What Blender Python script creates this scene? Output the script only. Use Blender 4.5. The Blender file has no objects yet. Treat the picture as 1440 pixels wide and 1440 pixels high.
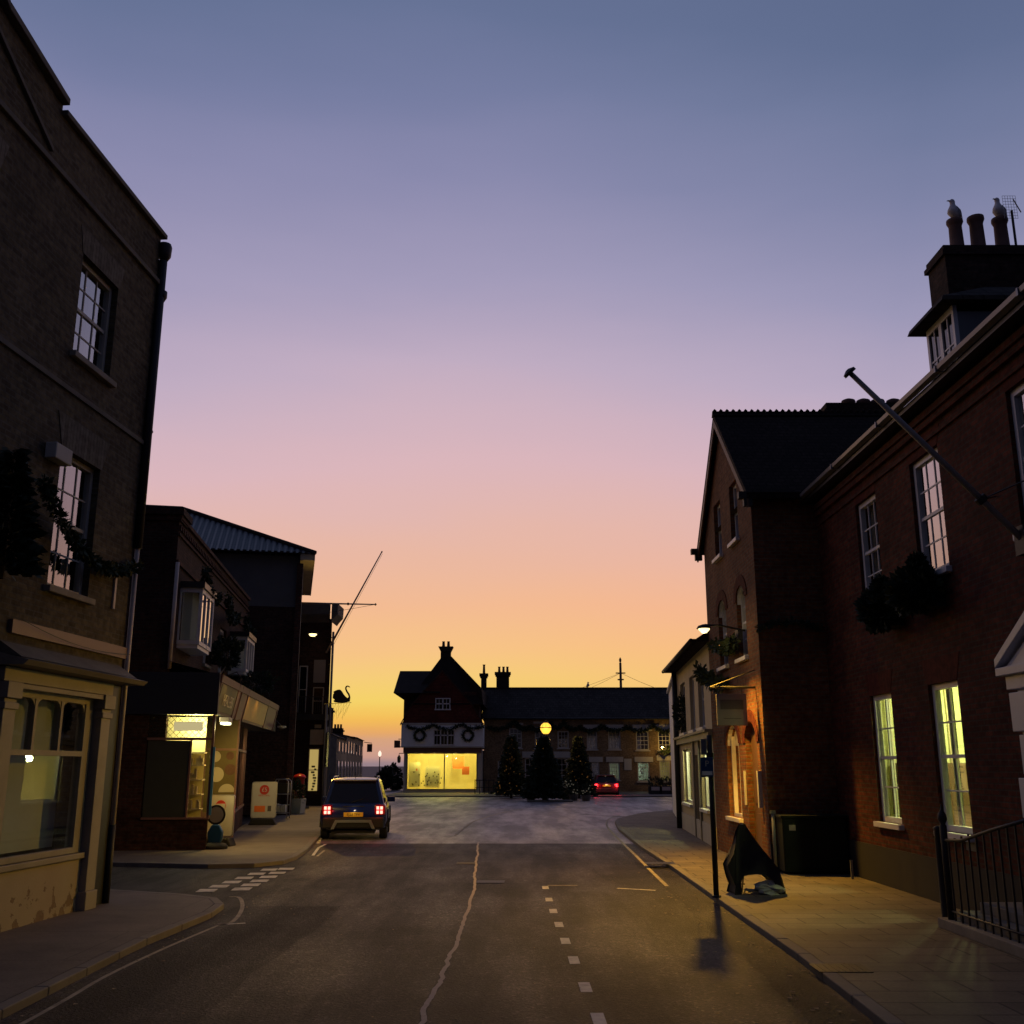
import bpy, math, random
from mathutils import Vector, Matrix
R = math.radians
sc = bpy.context.scene
col = sc.collection
rnd = random.Random(7)

# ------------------------------------------------------------------ camera model (used to take measurements)
F = 1442.0; H = 1.95
PT = math.atan(357 / F); CP, SP = math.cos(PT), math.sin(PT)
def ray(u, v): return (u - 720, F * CP - (720 - v) * SP, F * SP + (720 - v) * CP)
def P(u, v, Y):
    r = ray(u, v); t = Y / r[1]; return Vector((r[0] * t, Y, H + r[2] * t))
def G(u, v, z=0.0):
    r = ray(u, v); t = (z - H) / r[2]; return Vector((r[0] * t, r[1] * t, z))

cam = bpy.data.cameras.new('camera'); co = bpy.data.objects.new('camera', cam); col.objects.link(co)
co.location = (0, 0, H); co.rotation_euler = (R(90) + PT, 0, 0)
cam.sensor_width = 36; cam.lens = 36 * F / 1440; cam.clip_end = 20000; cam.clip_start = .05
sc.camera = co
sc.view_settings.view_transform = 'Standard'; sc.view_settings.look = 'None'
sc.view_settings.exposure = 0; sc.view_settings.gamma = 1
sc.cycles.use_denoising = True
sc.cycles.sample_clamp_indirect = 3
sc.cycles.max_bounces = 6
sc.cycles.caustics_reflective = False; sc.cycles.caustics_refractive = False

# ------------------------------------------------------------------ materials
def s2l(c):
    return tuple(((x / 255) / 12.92 if x / 255 <= .04045 else ((x / 255 + .055) / 1.055) ** 2.4) for x in c)
class NT:
    def __init__(s, name):
        s.m = bpy.data.materials.new(name); s.m.use_nodes = True
        s.t = s.m.node_tree; s.b = s.t.nodes['Principled BSDF']
    def n(s, typ, **kw):
        x = s.t.nodes.new(typ)
        for k, v in kw.items():
            if k in x.inputs: x.inputs[k].default_value = v
            else: setattr(x, k, v)
        return x
    def l(s, a, b): s.t.links.new(a, b)
    def mix(s, fac, a, b, mode='MIX'):
        x = s.t.nodes.new('ShaderNodeMix'); x.data_type = 'RGBA'; x.blend_type = mode
        for i, v in ((0, fac), (6, a), (7, b)):
            if hasattr(v, 'is_output'): s.l(v, x.inputs[i])
            else: x.inputs[i].default_value = v if i == 0 else (tuple(v) + (1,))[:4]
        return x.outputs[2]
    def math(s, op, a, b=0.0, c=None):
        x = s.t.nodes.new('ShaderNodeMath'); x.operation = op
        for i, v in enumerate((a, b) if c is None else (a, b, c)):
            if hasattr(v, 'is_output'): s.l(v, x.inputs[i])
            else: x.inputs[i].default_value = v
        return x.outputs[0]
    def noise(s, scale, detail=4, vec=None, rough=.55):
        x = s.n('ShaderNodeTexNoise'); x.inputs['Scale'].default_value = scale; x.inputs['Detail'].default_value = detail
        x.inputs['Roughness'].default_value = rough
        if vec is not None: s.l(vec, x.inputs['Vector'])
        return x.outputs['Fac']
    def ramp(s, fac, stops):
        x = s.t.nodes.new('ShaderNodeValToRGB'); s.l(fac, x.inputs[0])
        e = x.color_ramp.elements
        while len(e) < len(stops): e.new(.5)
        for el, (p, c) in zip(e, stops):
            el.position = p; el.color = (c if hasattr(c, '__len__') else (c, c, c)) + (1,) if hasattr(c, '__len__') else (c, c, c, 1)
        return x.outputs[0]
    def bump(s, h, strength, dist=.02):
        x = s.t.nodes.new('ShaderNodeBump'); x.inputs['Strength'].default_value = strength; x.inputs['Distance'].default_value = dist
        s.l(h, x.inputs['Height']); s.l(x.outputs[0], s.b.inputs['Normal'])
    def obj(s):
        return s.n('ShaderNodeTexCoord').outputs['Object']
    def wallvec(s):
        tc = s.n('ShaderNodeTexCoord'); a = s.n('ShaderNodeSeparateXYZ'); s.l(tc.outputs['Object'], a.inputs[0])
        nn = s.n('ShaderNodeSeparateXYZ'); s.l(tc.outputs['Normal'], nn.inputs[0])
        f = s.math('GREATER_THAN', s.math('ABSOLUTE', nn.outputs[0]), .6)
        u = s.math('ADD', s.math('MULTIPLY', a.outputs[0], s.math('SUBTRACT', 1.0, f)), s.math('MULTIPLY', a.outputs[1], f))
        c = s.n('ShaderNodeCombineXYZ'); s.l(u, c.inputs[0]); s.l(a.outputs[2], c.inputs[1]); s.l(f, c.inputs[2])
        return c.outputs[0]

def plain(name, c, rough=.6, var=.25, scale=6, bump=.1, metal=0, spec=.5, dirt=0.0, bscale=None):
    k = NT(name); o = k.obj()
    n1 = k.noise(scale, 5, o)
    colr = k.mix(n1, tuple(x * (1 - var) for x in c), tuple(min(1, x * (1 + var)) for x in c))
    if dirt:
        n2 = k.ramp(k.noise(scale * .35, 6, o, .7), [(.45, 0.0), (.7, 1.0)])
        colr = k.mix(k.math('MULTIPLY', n2, dirt), colr, (.03, .025, .02))
    k.l(colr, k.b.inputs['Base Color'])
    k.b.inputs['Roughness'].default_value = rough; k.b.inputs['Metallic'].default_value = metal
    k.b.inputs['Specular IOR Level'].default_value = spec
    if bump: k.bump(k.noise(bscale or scale * 6, 3, o), bump, .01)
    return k.m

def brick(name, c1, c2, mortar, w=.225, h=.075, bump=.6, off=.5, ms=.011, stain=.5, rough=.85, vary=.5):
    k = NT(name); v = k.wallvec()
    b = k.n('ShaderNodeTexBrick'); b.offset = off
    b.inputs['Scale'].default_value = 1; b.inputs['Brick Width'].default_value = w; b.inputs['Row Height'].default_value = h
    b.inputs['Mortar Size'].default_value = ms; b.inputs['Mortar Smooth'].default_value = .15
    b.inputs['Color1'].default_value = c1 + (1,); b.inputs['Color2'].default_value = c2 + (1,); b.inputs['Mortar'].default_value = mortar + (1,)
    k.l(v, b.inputs['Vector'])
    n = k.ramp(k.noise(1.1, 6, v, .65), [(.35, 1 - stain), (.65, 1.0)])
    c = k.mix(1.0, b.outputs['Color'], n, 'MULTIPLY')
    n2 = k.ramp(k.noise(9, 3, v), [(.3, 1 - vary), (.7, 1 + .0)])
    c = k.mix(1.0, c, n2, 'MULTIPLY')
    k.l(c, k.b.inputs['Base Color']); k.b.inputs['Roughness'].default_value = rough
    k.b.inputs['Specular IOR Level'].default_value = .12
    hgt = k.math('SUBTRACT', k.math('MULTIPLY', k.noise(40, 3, v), .35), b.outputs['Fac'])
    k.bump(hgt, bump, .012)
    return k.m

def emis(name, c, s, tex=None):
    k = NT(name); k.b.inputs['Base Color'].default_value = (.02, .02, .02, 1)
    k.b.inputs['Emission Color'].default_value = tuple(c) + (1,); k.b.inputs['Emission Strength'].default_value = s
    return k.m

def glass(name, tint=(.9, .95, .95), ior=1.5, boost=1.0, rough=.0):
    k = NT(name); t = k.t; t.nodes.remove(k.b)
    out = [x for x in t.nodes if x.type == 'OUTPUT_MATERIAL'][0]
    fr = k.n('ShaderNodeFresnel'); fr.inputs['IOR'].default_value = ior
    geo = k.n('ShaderNodeNewGeometry')
    f = k.math('MULTIPLY', k.math('MINIMUM', k.math('MULTIPLY', fr.outputs[0], boost), 1.0), k.math('SUBTRACT', 1.0, geo.outputs['Backfacing']))
    tr = k.n('ShaderNodeBsdfTransparent'); tr.inputs[0].default_value = tint + (1,)
    gl = k.n('ShaderNodeBsdfGlossy'); gl.inputs['Roughness'].default_value = rough; gl.inputs[0].default_value = (1, 1, 1, 1)
    bp = k.n('ShaderNodeBump'); bp.inputs['Strength'].default_value = .012; bp.inputs['Distance'].default_value = .05
    k.l(k.noise(1.6, 2, k.obj()), bp.inputs['Height']); k.l(bp.outputs[0], gl.inputs['Normal'])
    mx = k.n('ShaderNodeMixShader'); k.l(f, mx.inputs[0]); k.l(tr.outputs[0], mx.inputs[1]); k.l(gl.outputs[0], mx.inputs[2])
    k.l(mx.outputs[0], out.inputs[0])
    return k.m

M = {}
M['stock'] = brick('stock_brick', (.20, .165, .10), (.11, .088, .055), (.16, .145, .115), stain=.35)
M['red'] = brick('red_brick', (.19, .050, .030), (.10, .028, .020), (.10, .068, .05), stain=.45)
M['redflat'] = brick('rubbed_brick', (.16, .036, .022), (.12, .028, .018), (.07, .035, .025), w=.075, h=.9, off=0, ms=.004, bump=.2, stain=.3)
M['brown'] = brick('brown_brick', (.16, .06, .04), (.08, .035, .028), (.10, .08, .065), stain=.4)
M['dark_brick'] = brick('sooty_brick', (.10, .045, .032), (.055, .028, .022), (.07, .055, .045), stain=.4)
M['warm_brick'] = brick('orange_brick', (.30, .12, .055), (.2, .075, .04), (.2, .15, .1), stain=.35)
M['buff'] = brick('buff_brick', (.44, .30, .17), (.33, .225, .12), (.28, .23, .17), stain=.35)
M['chim_brick'] = brick('chimney_brick', (.09, .055, .045), (.05, .035, .03), (.06, .05, .045), stain=.5)
M['gauged'] = brick('gauged_stone', (.26, .235, .19), (.19, .17, .135), (.07, .06, .05), w=.085, h=1.2, off=0, ms=.004, bump=.25, stain=.3)
M['stone'] = plain('stone', (.26, .235, .19), .8, .25, 5, .25, dirt=.4)
M['darkstone'] = plain('weathered_stone', (.13, .12, .10), .85, .3, 4, .3, dirt=.5)
M['cream'] = plain('cream_paint', (.24, .22, .185), .55, .12, 3, .12, dirt=.3)
M['peel'] = None
M['white'] = plain('white_paint', (.66, .66, .68), .45, .08, 4, .06, dirt=.1)
M['offwhite'] = plain('offwhite_render', (.50, .48, .43), .7, .12, 2.5, .15, dirt=.2)
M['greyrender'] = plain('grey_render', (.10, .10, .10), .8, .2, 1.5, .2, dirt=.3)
M['creamrender'] = plain('cream_render', (.50, .42, .28), .7, .12, 2.5, .15, dirt=.2)
M['bluewhite'] = plain('pale_blue_render', (.78, .82, .86), .7, .1, 2, .12, dirt=.15)
M['black'] = plain('black_paint', (.012, .012, .013), .4, .3, 8, .1)
M['blackmatt'] = plain('black_cloth', (.010, .010, .012), .85, .3, 8, .2)
M['lead'] = plain('lead_sheet', (.13, .145, .16), .5, .2, 3, .15)
M['gutter'] = plain('grey_gutter', (.15, .155, .17), .35, .15, 5, .05)
M['pale_pipe'] = plain('pale_pipe', (.55, .47, .42), .5, .15, 5, .05, dirt=.25)
M['iron'] = plain('cast_iron', (.016, .016, .017), .6, .3, 15, .15)
M['steel'] = plain('steel', (.35, .35, .36), .35, .15, 10, .05, metal=.8)
M['clay'] = plain('clay_pot', (.12, .065, .05), .8, .3, 8, .3, dirt=.4)
M['wood'] = plain('brown_wood', (.10, .05, .025), .6, .3, 6, .2)
M['pole'] = plain('grey_pole', (.28, .25, .235), .5, .15, 6, .1)
M['navy'] = plain('navy_board', (.012, .016, .03), .5, .2, 4, .1)
M['green_door'] = plain('dark_green_paint', (.04, .048, .036), .5, .2, 4, .1)
M['redpaint'] = plain('post_box_red', (.42, .02, .018), .3, .1, 6, .03)
M['roadwhite'] = plain('road_paint', (.60, .57, .50), .7, .35, 12, .3, dirt=.45)
M['roadworn'] = plain('worn_road_paint', (.34, .30, .22), .8, .45, 10, .3, dirt=.6)
M['foliage'] = plain('fir_foliage', (.024, .040, .019), .75, .5, 5, 0)
M['foliage2'] = plain('garland_leaves', (.035, .055, .018), .7, .5, 9, 0)
M['shrub'] = plain('shrub_leaves', (.045, .06, .025), .75, .5, 4, 0)
M['trunk'] = plain('bark', (.05, .035, .025), .9, .3, 12, .5)
M['curtain'] = plain('curtain_cloth', (.40, .38, .34), .9, .12, 3, .1)
M['blind'] = plain('pale_blind', (.45, .44, .42), .9, .1, 3, .05)
M['roomwall'] = plain('room_wall', (.62, .64, .38), .9, .06, 2, 0)
M['shopwall'] = plain('shop_wall', (.75, .66, .34), .9, .1, 2, 0)
M['poster'] = plain('poster_paper', (.5, .5, .46), .6, .08, 5, 0)
M['wred'] = plain('sign_red', (.5, .03, .02), .5, .1, 5, 0)
M['orange'] = plain('orange_print', (.75, .17, .03), .6, .15, 5, 0)
M['gold'] = plain('gold_sign', (.50, .26, .06), .45, .2, 5, .05)
M['olive'] = plain('olive_sign', (.10, .085, .03), .5, .2, 5, .05)
M['mauve'] = plain('mauve_paint', (.17, .092, .08), .5, .15, 5, .05)
M['goldleaf'] = plain('pale_lettering', (.75, .66, .42), .5, .1, 5, 0)
M['bluesign'] = plain('blue_sign', (.01, .06, .16), .4, .1, 5, 0)
M['blue'] = plain('blue_frame', (.05, .22, .42), .4, .1, 5, 0)
M['greysign'] = plain('grey_sign_board', (.24, .22, .20), .6, .06, 3, .03)
M['greyprint'] = plain('grey_print', (.10, .09, .08), .6, .06, 3, .03)
M['gullw'] = plain('gull_white', (.60, .60, .62), .8, .08, 10, .1)
M['gullg'] = plain('gull_grey', (.25, .26, .28), .8, .08, 10, .1)
M['bill'] = plain('gull_bill', (.4, .25, .03), .5, .08, 10, 0)
M['planter'] = plain('pale_planter', (.42, .42, .34), .7, .12, 5, .1)
M['bag'] = plain('crumpled_white_bag', (.36, .36, .33), .6, .2, 9, .4)
M['cabinet'] = plain('green_cabinet', (.006, .010, .008), .8, .15, 5, .1, spec=.2)
M['carblue'] = plain('car_blue', (.003, .010, .085), .22, .1, 2, 0); 
M['cardark'] = plain('car_maroon', (.06, .012, .014), .22, .1, 2, 0)
for k in ('carblue', 'cardark'):
    M[k].node_tree.nodes['Principled BSDF'].inputs['Coat Weight'].default_value = .8
M['plastic'] = plain('black_plastic', (.006, .006, .007), .75, .2, 12, .1)
M['rubber'] = plain('rubber', (.012, .012, .012), .85, .2, 12, .2)
M['silver'] = plain('silver_trim', (.5, .5, .5), .3, .06, 6, 0, metal=.7)
M['plate'] = plain('yellow_plate', (.72, .42, .03), .45, .05, 6, 0)
M['carglass'] = plain('dark_car_glass', (.004, .004, .005), .06, .05, 3, 0)
M['lens'] = plain('red_lens', (.25, .004, .006), .15, .05, 6, 0)
M['glass'] = glass('window_glass', boost=3.2)
M['shopglass'] = glass('shop_glass', boost=1.0)
M['tail'] = emis('lit_tail_lamp', (1, .05, .06), 2.6)
M['tailcore'] = emis('lit_tail_core', (1, .30, .22), 3.2)
M['lampwarm'] = emis('lit_lamp', (1, .80, .34), 2.6)
M['lampcool'] = emis('lit_white_lamp', (.95, 1, .62), 3.5)
M['globe'] = emis('lit_globe', (1, .50, .05), 1.9)
M['fairy'] = emis('fairy_light', (1, .42, .10), .6)
M['fairyw'] = emis('white_fairy_light', (.9, .8, .6), .25)
M['lamplight_blind'] = plain('lamplight_amber_blind', (.80, .48, .16), .8, .08, 3, .05)  # amber of street lamp light on a pale shutter, put into the colour
M['paperbits'] = plain('leaf_litter', (.22, .17, .11), .85, .5, 3, 0)
M['seal'] = plain('crack_sealant', (.36, .30, .25), .75, .3, 14, .2)

def slate(name, c, w, h, bump=.5):
    return brick(name, c, tuple(x * .65 for x in c), tuple(x * .35 for x in c), w=w, h=h, ms=.014, bump=bump, stain=.35, rough=.85)
M['slate'] = slate('slate_roof', (.085, .070, .062), .3, .2)
M['tile'] = slate('plain_tile_roof', (.045, .028, .024), .17, .11)
M['tilered'] = slate('red_tile_hanging', (.24, .062, .045), .17, .11)

def pantile():
    k = NT('pantile_roof'); o = k.obj(); s = k.n('ShaderNodeSeparateXYZ'); k.l(o, s.inputs[0])
    a = k.math('SINE', k.math('MULTIPLY', s.outputs[1], 2 * math.pi / .26))
    r = k.math('FRACT', k.math('MULTIPLY', s.outputs[0], 1 / .30))
    hgt = k.math('ADD', a, k.math('MULTIPLY', r, 1.2))
    k.l(k.mix(k.noise(3, 4, o), (.018, .02, .026), (.04, .042, .052)), k.b.inputs['Base Color'])
    k.b.inputs['Roughness'].default_value = .38
    k.bump(hgt, 1.0, .035); return k.m
M['pantile'] = pantile()

def peeling():
    k = NT('peeling_cream_paint'); o = k.obj()
    s = k.n('ShaderNodeSeparateXYZ'); k.l(o, s.inputs[0])
    n = k.noise(4.5, 6, o, .6)
    lim = k.math('ADD', n, k.math('MULTIPLY', s.outputs[2], .28))
    f = k.ramp(lim, [(.475, 1.0), (.495, 0.0)])
    base = k.mix(k.noise(3, 4, o), (.26, .225, .175), (.31, .27, .215))
    under = k.mix(k.noise(22, 4, o), (.10, .06, .04), (.20, .15, .11))
    k.l(k.mix(f, base, under), k.b.inputs['Base Color'])
    k.bump(k.math('ADD', k.math('MULTIPLY', f, -1.0), k.math('MULTIPLY', k.noise(30, 3, o), .3)), .6, .012)
    k.b.inputs['Roughness'].default_value = .7
    return k.m
M['peel'] = peeling()

def asphalt(name, c1, c2, rough, patch=.35, speck=.5, spec=.3):
    k = NT(name); k.b.inputs['Specular IOR Level'].default_value = spec; o = k.obj()
    big = k.ramp(k.noise(.23, 7, o, .7), [(.36, 1 - patch), (.64, 1 + patch)])
    st = k.n('ShaderNodeMapping'); st.inputs['Scale'].default_value = (1.1, .16, 1); st.inputs['Rotation'].default_value = (0, 0, .05)
    k.l(o, st.inputs[0])
    wear = k.ramp(k.noise(1.0, 6, st.outputs[0], .65), [(.42, .55), (.60, 1.6)])
    st2 = k.n('ShaderNodeMapping'); st2.inputs['Scale'].default_value = (.5, 3.2, 1); k.l(o, st2.inputs[0])
    scuff = k.ramp(k.noise(1.0, 5, st2.outputs[0], .7), [(.56, 1.0), (.72, 1.7)])
    fine = k.ramp(k.noise(13, 8, o, .95), [(.38, .35), (.66, 1.9)])
    vor = k.n('ShaderNodeTexVoronoi'); vor.inputs['Scale'].default_value = 38; k.l(o, vor.inputs['Vector'])
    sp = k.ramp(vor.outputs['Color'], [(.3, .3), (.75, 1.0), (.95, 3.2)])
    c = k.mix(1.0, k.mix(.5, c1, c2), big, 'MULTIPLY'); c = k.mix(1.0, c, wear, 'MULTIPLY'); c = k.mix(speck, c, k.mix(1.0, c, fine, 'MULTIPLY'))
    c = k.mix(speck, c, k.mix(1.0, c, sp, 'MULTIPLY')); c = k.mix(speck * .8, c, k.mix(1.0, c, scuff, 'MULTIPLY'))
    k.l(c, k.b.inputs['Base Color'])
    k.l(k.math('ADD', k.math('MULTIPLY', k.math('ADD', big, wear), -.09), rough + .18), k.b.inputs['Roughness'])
    h = k.math('ADD', k.math('MULTIPLY', vor.outputs['Distance'], 1.2), k.math('MULTIPLY', fine, .35))
    k.bump(h, .8, .012)
    return k.m
M['asphalt'] = asphalt('asphalt', (.015, .0125, .0125), (.044, .037, .036), .63, .55, .95, .26)
M['tardark'] = asphalt('dark_tarmac', (.010, .0085, .009), (.028, .024, .025), .68, .5, .95, .24)
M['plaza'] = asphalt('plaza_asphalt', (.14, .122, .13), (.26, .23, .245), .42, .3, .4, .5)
M['sidetar'] = asphalt('side_street_tarmac', (.035, .032, .03), (.06, .055, .05), .7, .3, .3)

def paving(name, c1, c2, w, h, mort, swap=False):
    k = NT(name); o = k.obj(); m = k.n('ShaderNodeMapping')
    if swap: m.inputs['Rotation'].default_value = (0, 0, R(90))
    k.l(o, m.inputs[0])
    b = k.n('ShaderNodeTexBrick'); b.inputs['Scale'].default_value = 1; b.inputs['Brick Width'].default_value = w; b.inputs['Row Height'].default_value = h
    b.inputs['Mortar Size'].default_value = .013; b.inputs['Mortar Smooth'].default_value = .2
    b.inputs['Color1'].default_value = c1 + (1,); b.inputs['Color2'].default_value = c2 + (1,); b.inputs['Mortar'].default_value = mort + (1,)
    k.l(m.outputs[0], b.inputs['Vector'])
    n = k.ramp(k.noise(.9, 6, o, .7), [(.35, .6), (.65, 1.1)])
    c = k.mix(1.0, b.outputs['Color'], n, 'MULTIPLY')
    c = k.mix(1.0, c, k.ramp(k.noise(30, 4, o), [(.3, .75), (.7, 1.15)]), 'MULTIPLY')
    k.l(c, k.b.inputs['Base Color']); k.b.inputs['Roughness'].default_value = .75
    k.bump(k.math('SUBTRACT', k.math('MULTIPLY', k.noise(25, 4, o), .4), b.outputs['Fac']), .7, .012)
    return k.m
M['paveR'] = paving('paving_slabs', (.175, .145, .10), (.125, .105, .075), .75, .45, (.035, .03, .025))
M['paveL'] = paving('tarmac_footway', (.15, .125, .10), (.14, .115, .092), 3.1, 1.9, (.10, .085, .07))
M['kerb'] = plain('granite_kerb', (.16, .145, .125), .8, .3, 3, .3, dirt=.3)

def seamat():
    k = NT('sea_water'); k.b.inputs['Base Color'].default_value = (.16, .13, .14, 1); k.b.inputs['Roughness'].default_value = .8; k.b.inputs['Specular IOR Level'].default_value = .2
    k.bump(k.noise(.6, 5, k.obj()), .6, .4); return k.m
M['sea'] = seamat()

# ------------------------------------------------------------------ world (dusk sky: warm towards the sea, blue behind)
W = bpy.data.worlds.new('World'); sc.world = W; W.use_nodes = True
nt = W.node_tree; bg = nt.nodes['Background']
tc = nt.nodes.new('ShaderNodeTexCoord'); sx = nt.nodes.new('ShaderNodeSeparateXYZ'); nt.links.new(tc.outputs['Generated'], sx.inputs[0])
def wm(op, a, b=0.0):
    x = nt.nodes.new('ShaderNodeMath'); x.operation = op
    for i, v in enumerate((a, b)):
        if hasattr(v, 'is_output'): nt.links.new(v, x.inputs[i])
        else: x.inputs[i].default_value = v
    return x.outputs[0]
def wramp(fac, stops):
    x = nt.nodes.new('ShaderNodeValToRGB'); nt.links.new(fac, x.inputs[0]); e = x.color_ramp.elements
    while len(e) < len(stops): e.new(.5)
    for el, (p, c) in zip(e, stops): el.position = p; el.color = s2l(c) + (1,)
    return x.outputs[0]
# slight bank of cloud low over the sea
nz = nt.nodes.new('ShaderNodeTexNoise'); mp = nt.nodes.new('ShaderNodeMapping'); mp.inputs['Scale'].default_value = (3, 3, 60)
nt.links.new(tc.outputs['Generated'], mp.inputs[0]); nt.links.new(mp.outputs[0], nz.inputs['Vector']); nz.inputs['Scale'].default_value = 1.5; nz.inputs['Detail'].default_value = 5
low = nt.nodes.new('ShaderNodeMapRange'); nt.links.new(sx.outputs[2], low.inputs[0])
low.inputs[1].default_value = 0.0; low.inputs[2].default_value = .07; low.inputs[3].default_value = .016; low.inputs[4].default_value = 0
nb = nt.nodes.new('ShaderNodeTexNoise'); mb_ = nt.nodes.new('ShaderNodeMapping'); mb_.inputs['Scale'].default_value = (1.6, 1.6, 7); mb_.inputs['Rotation'].default_value = (.25, .12, 0)
nt.links.new(tc.outputs['Generated'], mb_.inputs[0]); nt.links.new(mb_.outputs[0], nb.inputs['Vector']); nb.inputs['Scale'].default_value = 1.3; nb.inputs['Detail'].default_value = 4
zz = wm('ADD', wm('ADD', sx.outputs[2], wm('MULTIPLY', wm('SUBTRACT', nz.outputs['Fac'], .5), low.outputs[0])), wm('MULTIPLY', wm('MULTIPLY', wm('SUBTRACT', nb.outputs['Fac'], .5), wm('MINIMUM', wm('MULTIPLY', sx.outputs[2], 4.0), 1.0)), .07))
xx_ = wm('MINIMUM', wm('MULTIPLY', sx.outputs[0], sx.outputs[0]), .12)
zz = wm('ADD', zz, wm('MULTIPLY', wm('MULTIPLY', xx_, wm('ADD', .38, wm('MULTIPLY', sx.outputs[0], .4))), wm('MINIMUM', wm('MULTIPLY', sx.outputs[2], 4.0), 1.0)))
front = wramp(zz, [(0.0, (150, 128, 135)), (.006, (190, 148, 138)), (.014, (207, 157, 135)), (.025, (215, 162, 124)), (.033, (232, 168, 100)), (.044, (244, 188, 88)),
                   (.061, (245, 210, 104)), (.085, (246, 205, 120)), (.111, (247, 196, 134)), (.152, (243, 187, 146)), (.193, (234, 184, 161)),
                   (.24, (226, 183, 176)), (.287, (219, 182, 188)), (.34, (206, 178, 192)), (.377, (193, 173, 194)), (.45, (164, 156, 186)), (.529, (138, 138, 173)),
                   (.59, (118, 125, 161)), (.64, (103, 115, 150)), (.75, (86, 98, 132)), (1.0, (62, 74, 106))])
back = wramp(sx.outputs[2], [(0, (50, 47, 58)), (.1, (54, 52, 66)), (.3, (56, 58, 80)), (.6, (58, 64, 92)), (1.0, (60, 70, 100))])
frontR = wramp(zz, [(0.0, (150, 128, 135)), (.006, (190, 148, 138)), (.014, (207, 157, 135)), (.025, (222, 168, 128)), (.044, (240, 184, 112)),
                   (.061, (244, 194, 118)), (.085, (247, 192, 124)), (.111, (248, 188, 130)), (.152, (245, 183, 144)), (.193, (236, 182, 160)),
                   (.24, (226, 182, 175)), (.287, (216, 180, 188)), (.34, (200, 175, 192)), (.377, (186, 170, 193)), (.45, (156, 152, 183)), (.529, (130, 134, 168)),
                   (.59, (112, 122, 156)), (.64, (98, 111, 145)), (.75, (84, 97, 131)), (1.0, (62, 74, 106))])
sdv = wm('DIVIDE', sx.outputs[0], wm('ADD', wm('ABSOLUTE', sx.outputs[1]), .05))
rgt = nt.nodes.new('ShaderNodeMapRange'); rgt.interpolation_type = 'SMOOTHSTEP'; nt.links.new(sdv, rgt.inputs[0]); rgt.inputs[1].default_value = -.12; rgt.inputs[2].default_value = .3
fm_ = nt.nodes.new('ShaderNodeMix'); fm_.data_type = 'RGBA'; nt.links.new(rgt.outputs[0], fm_.inputs[0]); nt.links.new(front, fm_.inputs[6]); nt.links.new(frontR, fm_.inputs[7]); front = fm_.outputs[2]
gl = (-.16, .987)
dt = wm('ADD', wm('MULTIPLY', sx.outputs[0], gl[0]), wm('MULTIPLY', sx.outputs[1], gl[1]))
ln = wm('SQRT', wm('ADD', wm('MULTIPLY', sx.outputs[0], sx.outputs[0]), wm('ADD', wm('MULTIPLY', sx.outputs[1], sx.outputs[1]), .0001)))
az = wm('DIVIDE', dt, ln)
mr = nt.nodes.new('ShaderNodeMapRange'); mr.interpolation_type = 'SMOOTHSTEP'; nt.links.new(az, mr.inputs[0])
mr.inputs[1].default_value = -.45; mr.inputs[2].default_value = .93
mxw = nt.nodes.new('ShaderNodeMix'); mxw.data_type = 'RGBA'
nt.links.new(mr.outputs[0], mxw.inputs[0]); nt.links.new(back, mxw.inputs[6]); nt.links.new(front, mxw.inputs[7])
nt.links.new(mxw.outputs[2], bg.inputs[0]); bg.inputs[1].default_value = 1.0

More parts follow.
